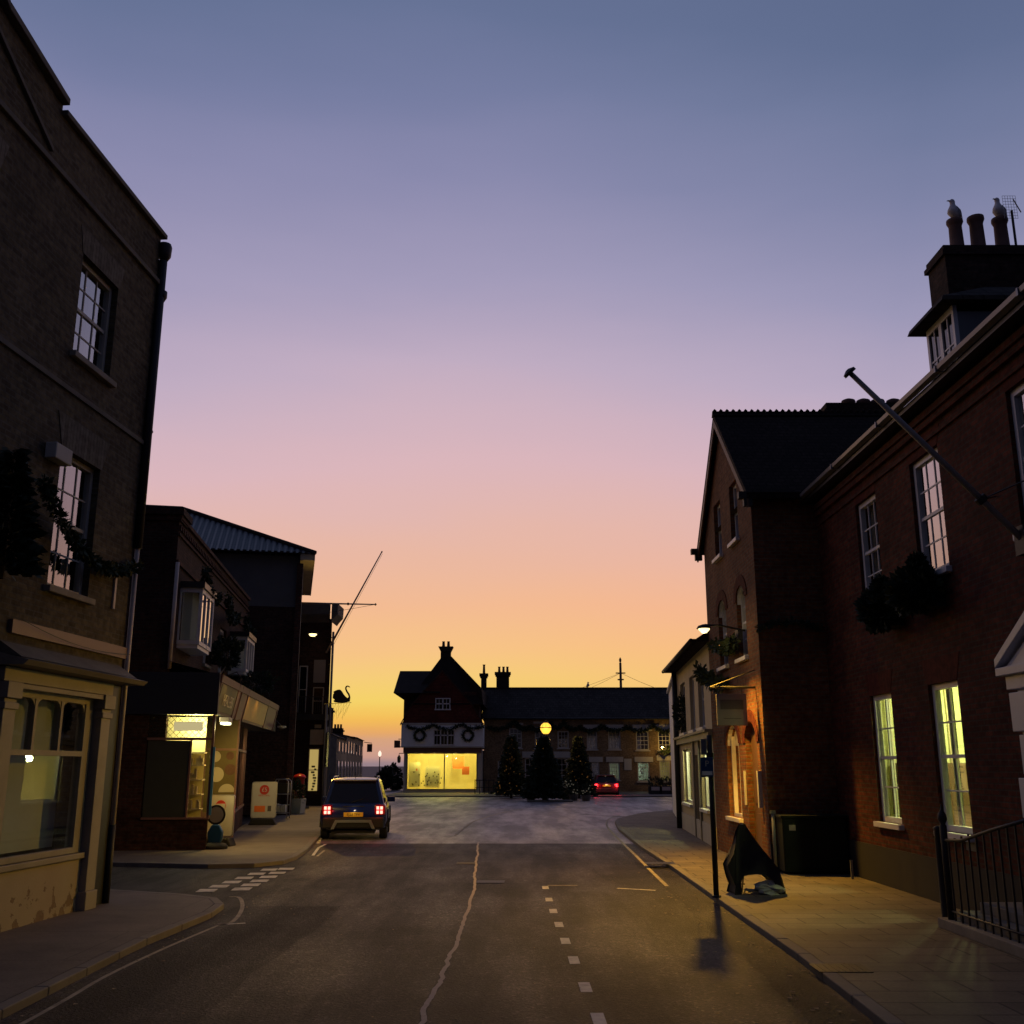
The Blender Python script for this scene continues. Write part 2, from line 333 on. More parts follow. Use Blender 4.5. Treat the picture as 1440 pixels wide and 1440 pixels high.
# ------------------------------------------------------------------ mesh builder
class MB:
    def __init__(s): s.v = []; s.f = []
    def add(s, vs, fs):
        o = len(s.v); s.v += [tuple(p) for p in vs]; s.f += [tuple(i + o for i in f) for f in fs]; return s
    def quad(s, *p): return s.add(p, [tuple(range(len(p)))])
    def box(s, x0, x1, y0, y1, z0, z1):
        return s.add([(x, y, z) for x in (x0, x1) for y in (y0, y1) for z in (z0, z1)],
                     [(0, 1, 3, 2), (4, 6, 7, 5), (0, 4, 5, 1), (2, 3, 7, 6), (0, 2, 6, 4), (1, 5, 7, 3)])
    def obox(s, c, d, h, w, ang=0):     # centred box rotated about z
        ca, sa = math.cos(ang), math.sin(ang); vs = []
        for x in (-d / 2, d / 2):
            for y in (-w / 2, w / 2):
                for z in (0, h): vs.append((c[0] + x * ca - y * sa, c[1] + x * sa + y * ca, c[2] + z))
        return s.add(vs, [(0, 1, 3, 2), (4, 6, 7, 5), (0, 4, 5, 1), (2, 3, 7, 6), (0, 2, 6, 4), (1, 5, 7, 3)])
    def prism(s, poly, axis, a, b):     # polygon extruded along an axis; poly in the other two axes (order kept)
        n = len(poly)
        def mk(p, t): return {'x': (t, p[0], p[1]), 'y': (p[0], t, p[1]), 'z': (p[0], p[1], t)}[axis]
        vs = [mk(p, a) for p in poly] + [mk(p, b) for p in poly]
        fs = [tuple(range(n))[::-1], tuple(range(n, 2 * n))] + [(i, (i + 1) % n, n + (i + 1) % n, n + i) for i in range(n)]
        return s.add(vs, fs)
    def tube(s, pts, r, n=8, cap=True):
        pts = [Vector(p) for p in pts]; rs = r if hasattr(r, '__len__') else [r] * len(pts)
        rings = []; up = None
        for i, p in enumerate(pts):
            d = (pts[min(i + 1, len(pts) - 1)] - pts[max(i - 1, 0)]).normalized()
            a = d.cross(Vector((0, 0, 1)) if abs(d.z) < .9 else Vector((1, 0, 0))) if up is None else up - d * up.dot(d)
            a.normalize(); up = a; b = d.cross(a)
            rings.append([p + (a * math.cos(2 * math.pi * k / n) + b * math.sin(2 * math.pi * k / n)) * rs[i] for k in range(n)])
        vs = [q for ring in rings for q in ring]; fs = []
        for i in range(len(pts) - 1):
            for k in range(n): fs.append((i * n + k, i * n + (k + 1) % n, (i + 1) * n + (k + 1) % n, (i + 1) * n + k))
        if cap: fs += [tuple(range(n))[::-1], tuple(range((len(pts) - 1) * n, len(pts) * n))]
        return s.add(vs, fs)
    def lathe(s, prof, c, n=16):
        vs = []; fs = []
        for r, z in prof:
            for k in range(n): vs.append((c[0] + r * math.cos(2 * math.pi * k / n), c[1] + r * math.sin(2 * math.pi * k / n), c[2] + z))
        for i in range(len(prof) - 1):
            for k in range(n): fs.append((i * n + k, i * n + (k + 1) % n, (i + 1) * n + (k + 1) % n, (i + 1) * n + k))
        fs += [tuple(range(n))[::-1], tuple(range((len(prof) - 1) * n, len(prof) * n))]
        return s.add(vs, fs)
    def leaf(s, p, size, d=None):
        d = Vector(d) if d is not None else Vector((rnd.gauss(0, 1), rnd.gauss(0, 1), rnd.gauss(0, 1)))
        d.normalize(); a = d.cross(Vector((rnd.gauss(0, 1), rnd.gauss(0, 1), rnd.gauss(0, 1)))).normalized()
        p = Vector(p); w = a * size * .28
        return s.add([p - w * .4, p + d * size * .5 - w, p + d * size, p + d * size * .5 + w], [(0, 1, 2, 3)])
    def build(s, name, mat, parent=None, smooth=False, bevel=0, **kw):
        me = bpy.data.meshes.new(name); me.from_pydata(s.v, [], s.f); me.update()
        o = bpy.data.objects.new(name, me); col.objects.link(o)
        me.materials.append(M[mat] if isinstance(mat, str) else mat)
        if smooth: me.polygons.foreach_set('use_smooth', [True] * len(me.polygons))
        if parent is not None: o.parent = parent
        if bevel:
            b = o.modifiers.new('b', 'BEVEL'); b.width = bevel; b.segments = 2; b.limit_method = 'ANGLE'
        return o

def tag(o, label, cat, group=None):
    o['label'] = label; o['category'] = cat
    if group: o['group'] = group
    return o
def thing(name, label, cat, loc=(0, 0, 0), rz=0, group=None):
    o = bpy.data.objects.new(name, None); col.objects.link(o); o.location = loc; o.rotation_euler = (0, 0, rz)
    o.empty_display_size = .2
    return tag(o, label, cat, group)
def struct(o): o['kind'] = 'structure'; return o
def dup(o, parent=None):
    c = o.copy(); col.objects.link(c); c.parent = parent
    for ch in [x for x in bpy.data.objects if x.parent == o]: dup(ch, c)
    return c
def frame(x, y, vp, left=True):
    a = math.atan((vp - 720) / (F * CP + 357 * SP))       # heading of the wall away from the camera, clockwise from +Y
    return (x, y, 0), (R(90) - a) if left else (R(-90) - a)
def hitf(loc, rz, u, v):      # photo pixel -> (along wall, height) on the front plane of a building frame
    dx, dy = math.cos(rz), math.sin(rz); r = ray(u, v)
    D = dx * (-r[1]) + r[0] * dy
    S = (loc[0] * r[1] - r[0] * loc[1]) / D
    t = (-dx * loc[1] + dy * loc[0]) / D
    return S, H + t * r[2]
def text(s, size, mat, parent, loc, rot, name='lettering', ext=.004, align='CENTER'):
    c = bpy.data.curves.new(name, 'FONT'); c.body = s; c.size = size; c.extrude = ext; c.align_x = align; c.align_y = 'CENTER'
    c.materials.append(M[mat]); o = bpy.data.objects.new(name, c); col.objects.link(o)
    bpy.context.view_layer.update()
    me = bpy.data.meshes.new_from_object(o.evaluated_get(bpy.context.evaluated_depsgraph_get())); bpy.data.objects.remove(o)
    me.name = name; me.materials.clear(); me.materials.append(M[mat])
    o = bpy.data.objects.new(name, me); col.objects.link(o); o.parent = parent; o.location = loc; o.rotation_euler = rot; return o
def lamp(loc, power, c, r=.05, name='lamp_light', parent=None, spot=None, aim=None):
    l = bpy.data.lights.new(name, 'SPOT' if spot else 'POINT'); l.energy = power; l.color = c; l.shadow_soft_size = r
    if spot: l.spot_size = R(spot); l.spot_blend = .6
    o = bpy.data.objects.new(name, l); col.objects.link(o); o.location = loc
    if aim: o.rotation_euler = Vector(aim).to_track_quat('-Z', 'Y').to_euler()
    if parent: o.parent = parent
    return o

# ------------------------------------------------------------------ building kit (local: x along the wall, y into the building, z up)
def wall(par, name, mat, x0, x1, z0, z1, holes=(), depth=8.0, rev=.16, shell=True, y=0.0, top=True):
    m = MB(); xs = sorted({x0, x1, *[h[0] for h in holes], *[h[1] for h in holes]}); zs = sorted({z0, z1, *[h[2] for h in holes], *[h[3] for h in holes]})
    for i in range(len(xs) - 1):
        for j in range(len(zs) - 1):
            a, b, c, d = xs[i], xs[i + 1], zs[j], zs[j + 1]; cx, cz = (a + b) / 2, (c + d) / 2
            if any(h[0] < cx < h[1] and h[2] < cz < h[3] for h in holes): continue
            m.quad((a, y, c), (b, y, c), (b, y, d), (a, y, d))
    for (a, b, c, d) in holes:
        m.quad((a, y, c), (a, y, d), (a, y + rev, d), (a, y + rev, c)); m.quad((b, y, c), (b, y + rev, c), (b, y + rev, d), (b, y, d))
        m.quad((a, y, d), (b, y, d), (b, y + rev, d), (a, y + rev, d)); m.quad((a, y, c), (a, y + rev, c), (b, y + rev, c), (b, y, c))
    if shell:
        D = depth
        m.quad((x0, y, z0), (x0, y, z1), (x0, D, z1), (x0, D, z0)); m.quad((x1, y, z0), (x1, D, z0), (x1, D, z1), (x1, y, z1))
        m.quad((x0, D, z0), (x0, D, z1), (x1, D, z1), (x1, D, z0))
        if top: m.quad((x0, y, z1), (x1, y, z1), (x1, D, z1), (x0, D, z1))
    return m.build(name, mat, par)

def sash(par, x0, x1, z0, z1, cols=2, rows=(2, 2), y=.1, fmat='white', gmat='glass', sill=True, curtain=None, arch=0, fr=.07, bar=.022, cmat='curtain', sillmat='stone', name='window', sillw=.08):
    """Sliding sash window: frame (part) with pane, sill and curtain sub-parts."""
    m = MB(); zm = z0 + (z1 - z0) * rows[1] / (rows[0] + rows[1]) if rows[1] else z0
    m.box(x0, x0 + fr, y, y + .09, z0, z1); m.box(x1 - fr, x1, y, y + .09, z0, z1)
    m.box(x0 + fr, x1 - fr, y, y + .09, z1 - fr, z1); m.box(x0 + fr, x1 - fr, y, y + .09, z0, z0 + fr)
    a, b = x0 + fr, x1 - fr
    if rows[1]: m.box(a, b, y + .02, y + .08, zm - .025, zm + .025)
    for (lo, hi, n) in ((zm, z1 - fr, rows[0]), (z0 + fr, zm, rows[1])):
        if n == 0: continue
        for k in range(1, n):
            z = lo + (hi - lo) * k / n; m.box(a, b, y + .035, y + .06, z - bar / 2, z + bar / 2)
        for k in range(1, cols):
            x = a + (b - a) * k / cols; m.box(x - bar / 2, x + bar / 2, y + .033, y + .062, lo + .001, hi - .001)
    if arch:
        n = 10; r = (x1 - x0) / 2; cx = (x0 + x1) / 2
        for k in range(n):
            t0, t1 = math.pi * k / n, math.pi * (k + 1) / n
            q = [(cx - r * math.cos(t), z1 - arch + arch * math.sin(t)) for t in (t0, t1)]
            m.prism([q[0], q[1], (q[1][0], z1 + .02), (q[0][0], z1 + .02)], 'y', y - .075, y + .015)
    f = m.build(name, fmat, par)
    g = MB().box(a, b, y + .045, y + .051, z0 + fr, z1 - fr); g.build('pane', gmat, f)
    if sill: MB().box(x0 - sillw, x1 + sillw, -.09, y + .02, z0 - .09, z0 - .002).build('sill', sillmat, f, bevel=.01)
    if curtain:
        c = MB(); w = (b - a)
        def cloth(xa, xb):
            n = max(4, int((xb - xa) / .04)); pts = [(xa + (xb - xa) * i / n, y + .17 + .025 * math.sin(i * 2.1)) for i in range(n + 1)]
            for i in range(n): c.quad((pts[i][0], pts[i][1], z0), (pts[i + 1][0], pts[i + 1][1], z0), (pts[i + 1][0], pts[i + 1][1], z1), (pts[i][0], pts[i][1], z1))
        if curtain == 'full': cloth(a, b)
        if curtain in ('both', 'left'): cloth(a, a + w * .27)
        if curtain in ('both', 'right'): cloth(b - w * .27, b)
        if curtain == 'blind': c.box(a, b, y + .12, y + .125, z0 + (z1 - z0) * .02, z1)
        c.build('curtain', cmat, f)
    return f

def room(par, x0, x1, y0, y1, z0, z1, mat='roomwall'):
    m = MB(); m.quad((x0, y0, z0), (x0, y1, z0), (x0, y1, z1), (x0, y0, z1)); m.quad((x1, y0, z0), (x1, y0, z1), (x1, y1, z1), (x1, y1, z0))
    m.quad((x0, y1, z0), (x1, y1, z0), (x1, y1, z1), (x0, y1, z1)); m.quad((x0, y0, z0), (x1, y0, z0), (x1, y1, z0), (x0, y1, z0)); m.quad((x0, y0, z1), (x0, y1, z1), (x1, y1, z1), (x1, y0, z1))
    # light-tight front surround
    return m.build('room', mat, par)

def garland(name, label, pts, r=.10, n=900, leaf=.11, mat='foliage2', cat='garland', group=None, lights=0, lmat='fairy'):
    """Swag of evergreen following a list of world points."""
    pts = [Vector(p) for p in pts]; ls = [(pts[i + 1] - pts[i]).length for i in range(len(pts) - 1)]; L = sum(ls)
    m = MB()
    def at(t):
        t *= L
        for i, l in enumerate(ls):
            if t <= l: return pts[i].lerp(pts[i + 1], t / l if l else 0)
            t -= l
        return pts[-1]
    m.tube(pts, r * .22, 5)
    for _ in range(n):
        p = at(rnd.random()); d = Vector((rnd.gauss(0, 1), rnd.gauss(0, 1), rnd.gauss(0, 1))).normalized()
        m.leaf(p + d * r * rnd.random() * .8, leaf * rnd.uniform(.6, 1.2), d + Vector((0, 0, -.3)))
    o = tag(m.build(name, mat), label, cat, group)
    if lights:
        q = MB()
        for i in range(lights):
            p = at((i + .5) / lights) + Vector((rnd.uniform(-r, r), rnd.uniform(-r, r), rnd.uniform(-r, r))); q.lathe([(.001, -.012), (.012, 0), (.001, .012)], p, 6)
        q.build('light_string', lmat, o)
    return o
def swag(a, b, sag, n=8):
    a, b = Vector(a), Vector(b)
    return [a.lerp(b, i / n) - Vector((0, 0, sag * 4 * (i / n) * (1 - i / n))) for i in range(n + 1)]
def wreath(name, label, c, rad, nrm='y', tube=.1, n=500, group=None):
    m = MB(); c = Vector(c)
    for _ in range(n):
        t = rnd.random() * 2 * math.pi; q = Vector((math.cos(t) * rad, 0, math.sin(t) * rad)) if nrm == 'y' else Vector((0, math.cos(t) * rad, math.sin(t) * rad))
        d = Vector((rnd.gauss(0, 1), rnd.gauss(0, 1), rnd.gauss(0, 1))).normalized(); m.leaf(c + q + d * tube * rnd.random() * .7, .11, d)
    ring = [c + (Vector((math.cos(t), 0, math.sin(t))) if nrm == 'y' else Vector((0, math.cos(t), math.sin(t)))) * rad for t in [2 * math.pi * i / 24 for i in range(25)]]
    m.tube(ring, tube * .5, 6)
    return tag(m.build(name, 'foliage'), label, 'wreath', group)
def fir(name, label, loc, h, r, n, tip=.02, mat='foliage', lights=0, group=None, lean=(0, 0), leaf=.16, trunk_h=None):
    t = thing(name, label, 'christmas tree', loc, 0, group)
    m = MB()
    layers = max(7, int(h / .17))
    for _ in range(n):
        q = rnd.random() ** .75; z = h * (1 - (1 - .06) * q) if False else h * (.06 + .94 * (1 - q ** .9))
        k = 1 - z / h; lay = (z / h * layers) % 1
        rr = (tip + (r * k ** .9)) * (1.0 - .28 * lay); a = rnd.random() * 2 * math.pi
        rr *= 1 + .22 * math.sin(a * 5 + int(z / h * layers) * 2.3)
        f = rnd.random() ** .35
        d = Vector((math.cos(a), math.sin(a), rnd.uniform(-.45, .25)))
        m.leaf((lean[0] * z + rr * f * math.cos(a), lean[1] * z + rr * f * math.sin(a), z), leaf * rnd.uniform(.5, 1.2), d)
    m.build('crown', mat, t)
    MB().tube([(0, 0, 0), (0, 0, h * .9)], [.06 * r + .03, .01], 7).build('trunk', 'trunk', t)
    if lights:
        q = MB()
        for i in range(lights):
            z = h * (.08 + .85 * rnd.random()); k = 1 - z / h; a = rnd.random() * 2 * math.pi; rr = tip + r * k ** .9
            q.lathe([(.002, -.014), (.015, 0), (.002, .014)], (rr * math.cos(a), rr * math.sin(a), z), 6)
        q.build('light_string', 'fairy', t)
    return t
def blob(m, c, rx, ry, rz, n, leaf):
    for _ in range(n):
        d = Vector((rnd.gauss(0, 1), rnd.gauss(0, 1), rnd.gauss(0, 1))).normalized(); f = rnd.random() ** .33
        w = 1 + .22 * math.sin(d.x * 7 + c[0] * 3) * math.cos(d.z * 6 + 1)
        m.leaf((c[0] + d.x * rx * f * w, c[1] + d.y * ry * f * w, c[2] + d.z * rz * f * w), leaf * rnd.uniform(.5, 1.2), d + Vector((0, 0, .2)))

# ================================================================== THE SETTING
RZ = -.08   # road level; footways at 0
g = MB(); 
g.quad((-400, -30, RZ), (400, -30, RZ), (400, 140, RZ), (-400, 140, RZ))
g.quad((-400, 140, RZ), (400, 140, RZ), (400, 150, -6), (-400, 150, -6))
struct(g.build('ground', 'sidetar'))
struct(MB().quad((-9000, 148, -5), (9000, 148, -5), (9000, 14000, -5), (-9000, 14000, -5)).build('sea', 'sea'))
kR = [(2.85, -12), (2.93, 8.7), (3.06, 11.8), (3.12, 16.6), (3.2, 21.4), (3.22, 26.9), (3.42, 34.4), (3.72, 38.7), (4.05, 41.0), (4.7, 43.1), (5.6, 45.8), (7.0, 48.3), (9.2, 50.4), (13, 52.2), (40, 57)]
kA = [(-4.0, -12), (-4.2, 9.2), (-4.25, 12.8), (-4.12, 15.0), (-4.2, 15.9), (-4.5, 16.6), (-5.2, 17.1), (-6.6, 17.7), (-12, 19.6), (-30, 26)]
kB = [(-30, 29), (-12, 23.2), (-8, 22.4), (-6.2, 22.0), (-5.3, 22.2), (-4.85, 22.9), (-4.8, 24.0), (-4.95, 26), (-5.72, 32.6), (-6.9, 43), (-8.4, 56), (-11.9, 100), (-15, 139)]
road = MB()
def strip_y(k, y):
    for (a, b) in zip(k, k[1:]):
        if a[1] <= y <= b[1]: return a[0] + (b[0] - a[0]) * (y - a[1]) / (b[1] - a[1])
    return k[-1][0]
ys = [-12, -5, 0, 4, 8.7, 12, 15, 17.0, 20, 22.3, 26, 28.9]
road.add([(x, y, RZ + .004) for y in ys for x in (strip_y(kA, y) - .0 if y < 15.9 else (-4.3 if y < 22.5 else strip_y(kB, y)), strip_y(kR, y) + .02)],
         [(2 * i, 2 * i + 1, 2 * i + 3, 2 * i + 2) for i in range(len(ys) - 1)])
struct(road.build('road', 'asphalt'))
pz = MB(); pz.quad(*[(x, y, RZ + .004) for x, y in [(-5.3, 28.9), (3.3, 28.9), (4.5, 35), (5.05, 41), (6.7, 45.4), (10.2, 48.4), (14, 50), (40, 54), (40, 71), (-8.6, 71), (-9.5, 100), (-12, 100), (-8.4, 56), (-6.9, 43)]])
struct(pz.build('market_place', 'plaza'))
def pave(kerb, outer, mat, name, kname):
    m = MB(); pts = [(x, y) for x, y in kerb]; n = len(pts); kw = .14
    inner = []
    for i in range(n):
        a = Vector(pts[max(i - 1, 0)]); b = Vector(pts[min(i + 1, n - 1)]); d = (b - a).normalized(); nrm = Vector((d.y, -d.x)) * kw * outer[0]
        inner.append(Vector(pts[i]) + nrm)
    m.quad(*[(p.x, p.y, 0) for p in inner], *[(x, y, 0) for x, y in outer[1]])
    struct(m.build(name, mat))
    k = MB()
    for i in range(n - 1):
        a, b, c, d = pts[i], pts[i + 1], inner[i + 1], inner[i]
        L = math.hypot(b[0] - a[0], b[1] - a[1]); q = max(1, int(L / .9))
        for j in range(q):
            t0, t1 = j / q, (j + 1) / q - .008 / max(L, .1)
            A = Vector(a).lerp(Vector(b), t0); B = Vector(a).lerp(Vector(b), t1); C = Vector(d).lerp(Vector(c), t1); Dd = Vector(d).lerp(Vector(c), t0)
            z = .004 + rnd.uniform(-.003, .003)
            k.add([(p.x, p.y, zz_) for zz_ in (-.12, z) for p in (A, B, C, Dd)], [(3, 2, 1, 0), (4, 5, 6, 7), (0, 1, 5, 4), (1, 2, 6, 5), (2, 3, 7, 6), (3, 0, 4, 7)])
    struct(k.build(kname, 'kerb', bevel=.012))
pave(kR, (1, [(40, 46), (13, 46), (7.3, 46.6), (5.9, 35.7), (5.7, 34.8), (5.1, 26), (4.95, 20.6), (6.3, 20.6), (6.3, -12)]), 'paveR', 'footway', 'kerb')
pave(kA, (-1, [(-30, 20), (-12, 15.9), (-6, 15.9), (-8.0, -12)]), 'paveL', 'footway', 'kerb')
pave(kB, (-1, [(-18, 139), (-14, 100), (-11.5, 60), (-9.5, 50), (-9.4, 38), (-7.4, 26), (-8.6, 25.8), (-30, 33)]), 'paveL', 'footway', 'kerb')
# far pavement in front of the corner shop and terrace
k = MB(); k.box(-8.7, 40, 71, 71.2, -.12, .005); struct(k.build('kerb', 'kerb'))
struct(MB().quad((-8.7, 71.2, 0), (40, 71.2, 0), (40, 84, 0), (-8.7, 84, 0)).build('footway', 'paveL'))
# road markings (painted lines)
ZM = RZ + .008
def pix(u, v): return G(u, v, ZM)
def line(pts, w, name, mat, world=False, skip=None):
    m = MB(); P_ = [Vector(p) if world else pix(*p) for p in pts]
    for i in range(len(P_) - 1):
        a, b = P_[i], P_[i + 1]; d = (b - a); d.z = 0; L = d.length; d.normalize(); n = Vector((-d.y, d.x, 0)) * w / 2
        m.quad((a - n)[:2] + (ZM,), (b - n)[:2] + (ZM,), (b + n)[:2] + (ZM,), (a + n)[:2] + (ZM,))
    return struct(m.build(name, mat))
def smoothline(ctrl, per=8):
    pts = [pix(*c) for c in ctrl]; out = []
    for i in range(len(pts) - 1):
        p0, p1, p2, p3 = pts[max(i - 1, 0)], pts[i], pts[i + 1], pts[min(i + 2, len(pts) - 1)]
        for j in range(per):
            t = j / per
            out.append(.5 * ((2 * p1) + (p2 - p0) * t + (2 * p0 - 5 * p1 + 4 * p2 - p3) * t * t + (3 * p1 - p0 - 3 * p2 + p3) * t ** 3))
    out.append(pts[-1]); return out
wc = smoothline([(673, 1184), (671, 1205), (668, 1228), (667, 1250), (660, 1280), (646, 1312), (634, 1345), (622, 1372), (606, 1408), (592, 1440), (575, 1480)], 14)
wj = 0
for p in wc: wj = wj * .75 + rnd.uniform(-.014, .014); p.x += wj
line(wc, .048, 'crack_seal', 'seal', True)
m = MB()
for a in wc[::3]:
    if rnd.random() < .35: m.obox((a.x + rnd.uniform(-.1, .1), a.y, ZM - .002), .12, .001, .08, rnd.random())
for (u, v) in ((767, 1248), (772, 1265), (778, 1281), (786, 1300), (795, 1323), (807, 1350), (823, 1388), (842, 1433)):
    a = pix(u, v); L = .5
    line([(a.x, a.y - .22, ZM), (a.x, a.y + .22, ZM)], .11, 'bay_marking', 'roadwhite', True)
line([(770, 1245), (812, 1245)], .07, 'bay_marking', 'roadworn'); line([(868, 1249), (922, 1252)], .08, 'bay_marking', 'roadwhite')
line(smoothline([(938, 1246), (915, 1224), (893, 1202), (874, 1184), (860, 1170), (853, 1160), (856, 1152), (872, 1146)], 5), .07, 'edge_line', 'roadworn', True)
line(smoothline([(-60, 1485), (30, 1440), (95, 1404), (150, 1372), (230, 1334), (312, 1299)], 4), .05, 'edge_line', 'roadworn', True)
line(smoothline([(306, 1301), (325, 1297), (337, 1285), (341, 1272), (336, 1262), (322, 1261)], 6), .06, 'edge_line', 'roadworn', True)
line([(312, 1300), (345, 1298)], .06, 'edge_line', 'roadwhite')
for i in range(6):
    t = i / 6
    a = pix(291 + t * 105, 1252 - t * 35); b = pix(340 + t * 75, 1250 - t * 34)
    for p in (a, b): MBx = MB().obox((p.x, p.y, ZM - .003), .30, .003, .42, .1); struct(MBx.build('give_way_marking', 'roadwhite'))
line([(440, 1203), (448, 1192), (458, 1187)], .07, 'edge_line', 'roadwhite'); line([(446, 1204), (456, 1196)], .06, 'edge_line', 'roadworn')
line([(541, 1183), (675, 1184), (800, 1184), (838, 1185)], .05, 'surface_joint', 'seal')
line(smoothline([(640, 1175), (655, 1163), (672, 1153), (720, 1140), (780, 1133), (860, 1130)], 5), .09, 'edge_line', 'roadworn', True)
line([(818, 1145), (890, 1149)], .22, 'surface_joint', 'sidetar')
lt = MB()
for i in range(420):
    y = rnd.uniform(6, 30) if i % 3 else rnd.uniform(6, 18); side = rnd.random()
    if side < .5: x = strip_y(kR, y) - abs(rnd.gauss(0, .45)) - .05
    elif side < .75: x = max(strip_y(kA, min(y, 14.5)), -4.2) + abs(rnd.gauss(0, .4)) + .08
    else: x = rnd.uniform(-3.5, 2.6)
    a_ = rnd.random() * 6.28; q_ = rnd.uniform(.012, .045) * (.6 if side >= .75 else 1); z_ = RZ + .012 + rnd.random() * .012
    lt.quad((x, y, z_), (x + q_ * math.cos(a_), y + q_ * math.sin(a_), z_ + .006), (x + q_ * 1.5 * math.cos(a_ + .7), y + q_ * 1.5 * math.sin(a_ + .7), z_), (x + q_ * math.cos(a_ + 1.4), y + q_ * math.sin(a_ + 1.4), z_ + .004))
lo_ = lt.build('leaf_litter', 'paperbits'); lo_['kind'] = 'stuff'; lo_['label'] = 'scattered leaves and grit along the kerbs and over the road'
def patch(xl, xr, y0, y1, jit):
    m = MB(); n = max(6, int((y1 - y0) / .5)); ys_ = [y0 + (y1 - y0) * i / n for i in range(n + 1)]
    L_ = [(xl(y) + rnd.uniform(-jit, jit), y) for y in ys_]; R__ = [(xr(y) + rnd.uniform(-jit, jit), y) for y in ys_]
    for i in range(n): m.quad(L_[i] + (RZ + .006,), R__[i] + (RZ + .006,), R__[i + 1] + (RZ + .006,), L_[i + 1] + (RZ + .006,))
    struct(m.build('dark_road_strip', 'tardark'))  # strip of darker road colour along a kerb
patch(lambda y: strip_y(kA, min(y, 14.9)) + .02, lambda y: -2.55 + .05 * math.sin(y), -11, 16.2, .03)
patch(lambda y: strip_y(kR, y) - .55, lambda y: strip_y(kR, y) - .02, -11, 28.5, .05)
# inspection covers
def cover(p, w, d, label, name='inspection_cover', z=.004, mat='iron'):
    m = MB().obox((0, 0, 0), w, .006, d)
    for i in range(-3, 4): m.obox((i * w / 8, 0, .006), .015, .003, d * .85)
    o = m.build(name, mat); o.location = (p.x, p.y, z - .003); o.rotation_euler.z = -.03; return tag(o, label, 'manhole cover')
cover(G(1182, 1362), .52, .42, 'dark rectangular cover set in the right pavement slabs')
cover(pix(655, 1214), .40, .35, 'small pale cover beside the wandering seam in mid road', z=RZ + .009, mat='darkstone')
cover(pix(690, 1240), .5, .45, 'square dark iron cover beside the wandering seam in mid road', z=RZ + .009)
cover(G(928, 1214), .6, .5, 'dark iron cover in the far right pavement beside the kerb')
#SPLIT
# ================================================================== LEFT: three storey yellow brick building with cream shopfront
def box(par, name, mat, *b, bevel=0, **k): return MB().box(*b).build(name, mat, par, bevel=bevel, **k)
loc, rz = frame(-6, 15.9, 825)
A = thing('brick_building', 'tall yellow brick building with cream shopfront, nearest on the left', 'building', loc, rz)
wins2 = [(-2.46, -1.32), (-5.75, -4.65), (-9.1, -8.0), (-12.6, -11.5), (-16, -14.9)]
holes = [(-3.35, -.5, .0, 3.3), (-8.4, -3.75, 0, 3.3), (-14, -9, 0, 3.3)]
for a, b in wins2: holes += [(a, b, 4.28, 6.2), (a, b, 7.6, 9.12)]
wall(A, 'wall', 'stock', -24, 0, 0, 10.2, holes, depth=11)
# parapet with a shallow pediment rising towards the camera
pm = MB(); pm.prism([(-24, 10.2), (0, 10.2), (0, 10.72), (-3.42, 10.72), (-3.42, 10.86), (-5.0, 11.12), (-5.6, 11.5), (-9, 12.9), (-12.4, 11.5), (-13, 11.1), (-24, 10.72)], 'y', 0.003, .35)
pm.build('parapet', 'stock', A)
cp = MB(); cpts = [(-3.42, 10.86), (-5.0, 11.12), (-5.6, 11.5), (-9, 12.9), (-12.4, 11.5), (-13, 11.1)]
for a, b in zip(cpts, cpts[1:]): cp.prism([a, b, (b[0], b[1] + .10), (a[0], a[1] + .10)], 'y', -.10, .42)
cp.box(-3.42, .08, -.08, .42, 10.72, 10.8); cp.build('coping', 'darkstone', A, bevel=.01)
mo = MB(); mo.box(-24, .04, -.06, 0.02, 9.84, 9.92)
for a, b in (((-3.6, 10.02), (-5.1, 10.75)), ((-5.1, 10.75), (-9, 12.5)), ((-9, 12.5), (-12.9, 10.75))): mo.prism([a, b, (b[0], b[1] + .07), (a[0], a[1] + .07)], 'y', -.05, .01)
mo.build('string_course', 'darkstone', A, bevel=.01)
box(A, 'string_course', 'darkstone', -24, .03, -.035, .01, 7.0, 7.07)
for i, (a, b) in enumerate(wins2):
    cur = 'right' if i == 0 else 'both'
    sash(A, a, b, 4.28, 6.2, 3, (2, 2), fmat='offwhite', curtain=cur)
    sash(A, a, b, 7.6, 9.12, 3, (2, 2), fmat='offwhite', curtain='right')
    m = MB(); m.prism([(a - .02, 6.2), (b + .02, 6.2), (b + .2, 6.66), (a - .2, 6.66)], 'y', -.012, .02)
    m.build('lintel', 'gauged', A)
    m = MB(); m.prism([(a - .02, 9.12), (b + .02, 9.12), (b + .14, 9.5), (a - .14, 9.5)], 'y', -.008, .02); m.build('lintel', 'gauged', A)
# shopfront
sf = MB()
def pil(x0, x1, y0=-.12):
    sf.box(x0, x1, y0, .02, .25, 2.75); sf.box(x0 - .03, x1 + .03, y0 - .03, .02, 0, .25); sf.box(x0 - .02, x1 + .02, y0 - .025, .02, 2.62, 2.70)
    sf.box(x0 - .03, x1 + .03, y0 - .05, .02, 2.75, 2.95)
pil(-.78, -.5); pil(-3.36, -3.08)
sf.box(-3.07, -1.05, -.02, .06, .78, .86); sf.box(-3.07, -.79, -.07, .05, .70, .775)
sf.build('shopfront_frame', 'cream', A, bevel=.008)
MB().box(-3.07, -.79, -.02, .1, 0.0, .70).build('stall_riser', 'peel', A)
fm = MB().box(-3.38, -.44, -.10, .02, 2.955, 3.13); fm.box(-3.38, -.42, -.14, .02, 2.88, 2.945); fm.build('fascia', 'cream', A, bevel=.006)
cn = MB().prism([(-.36, 3.14), (.0, 3.14), (.0, 3.30), (-.42, 3.20)], 'x', -3.45, .02)
cn.build('cornice', 'cream', A)
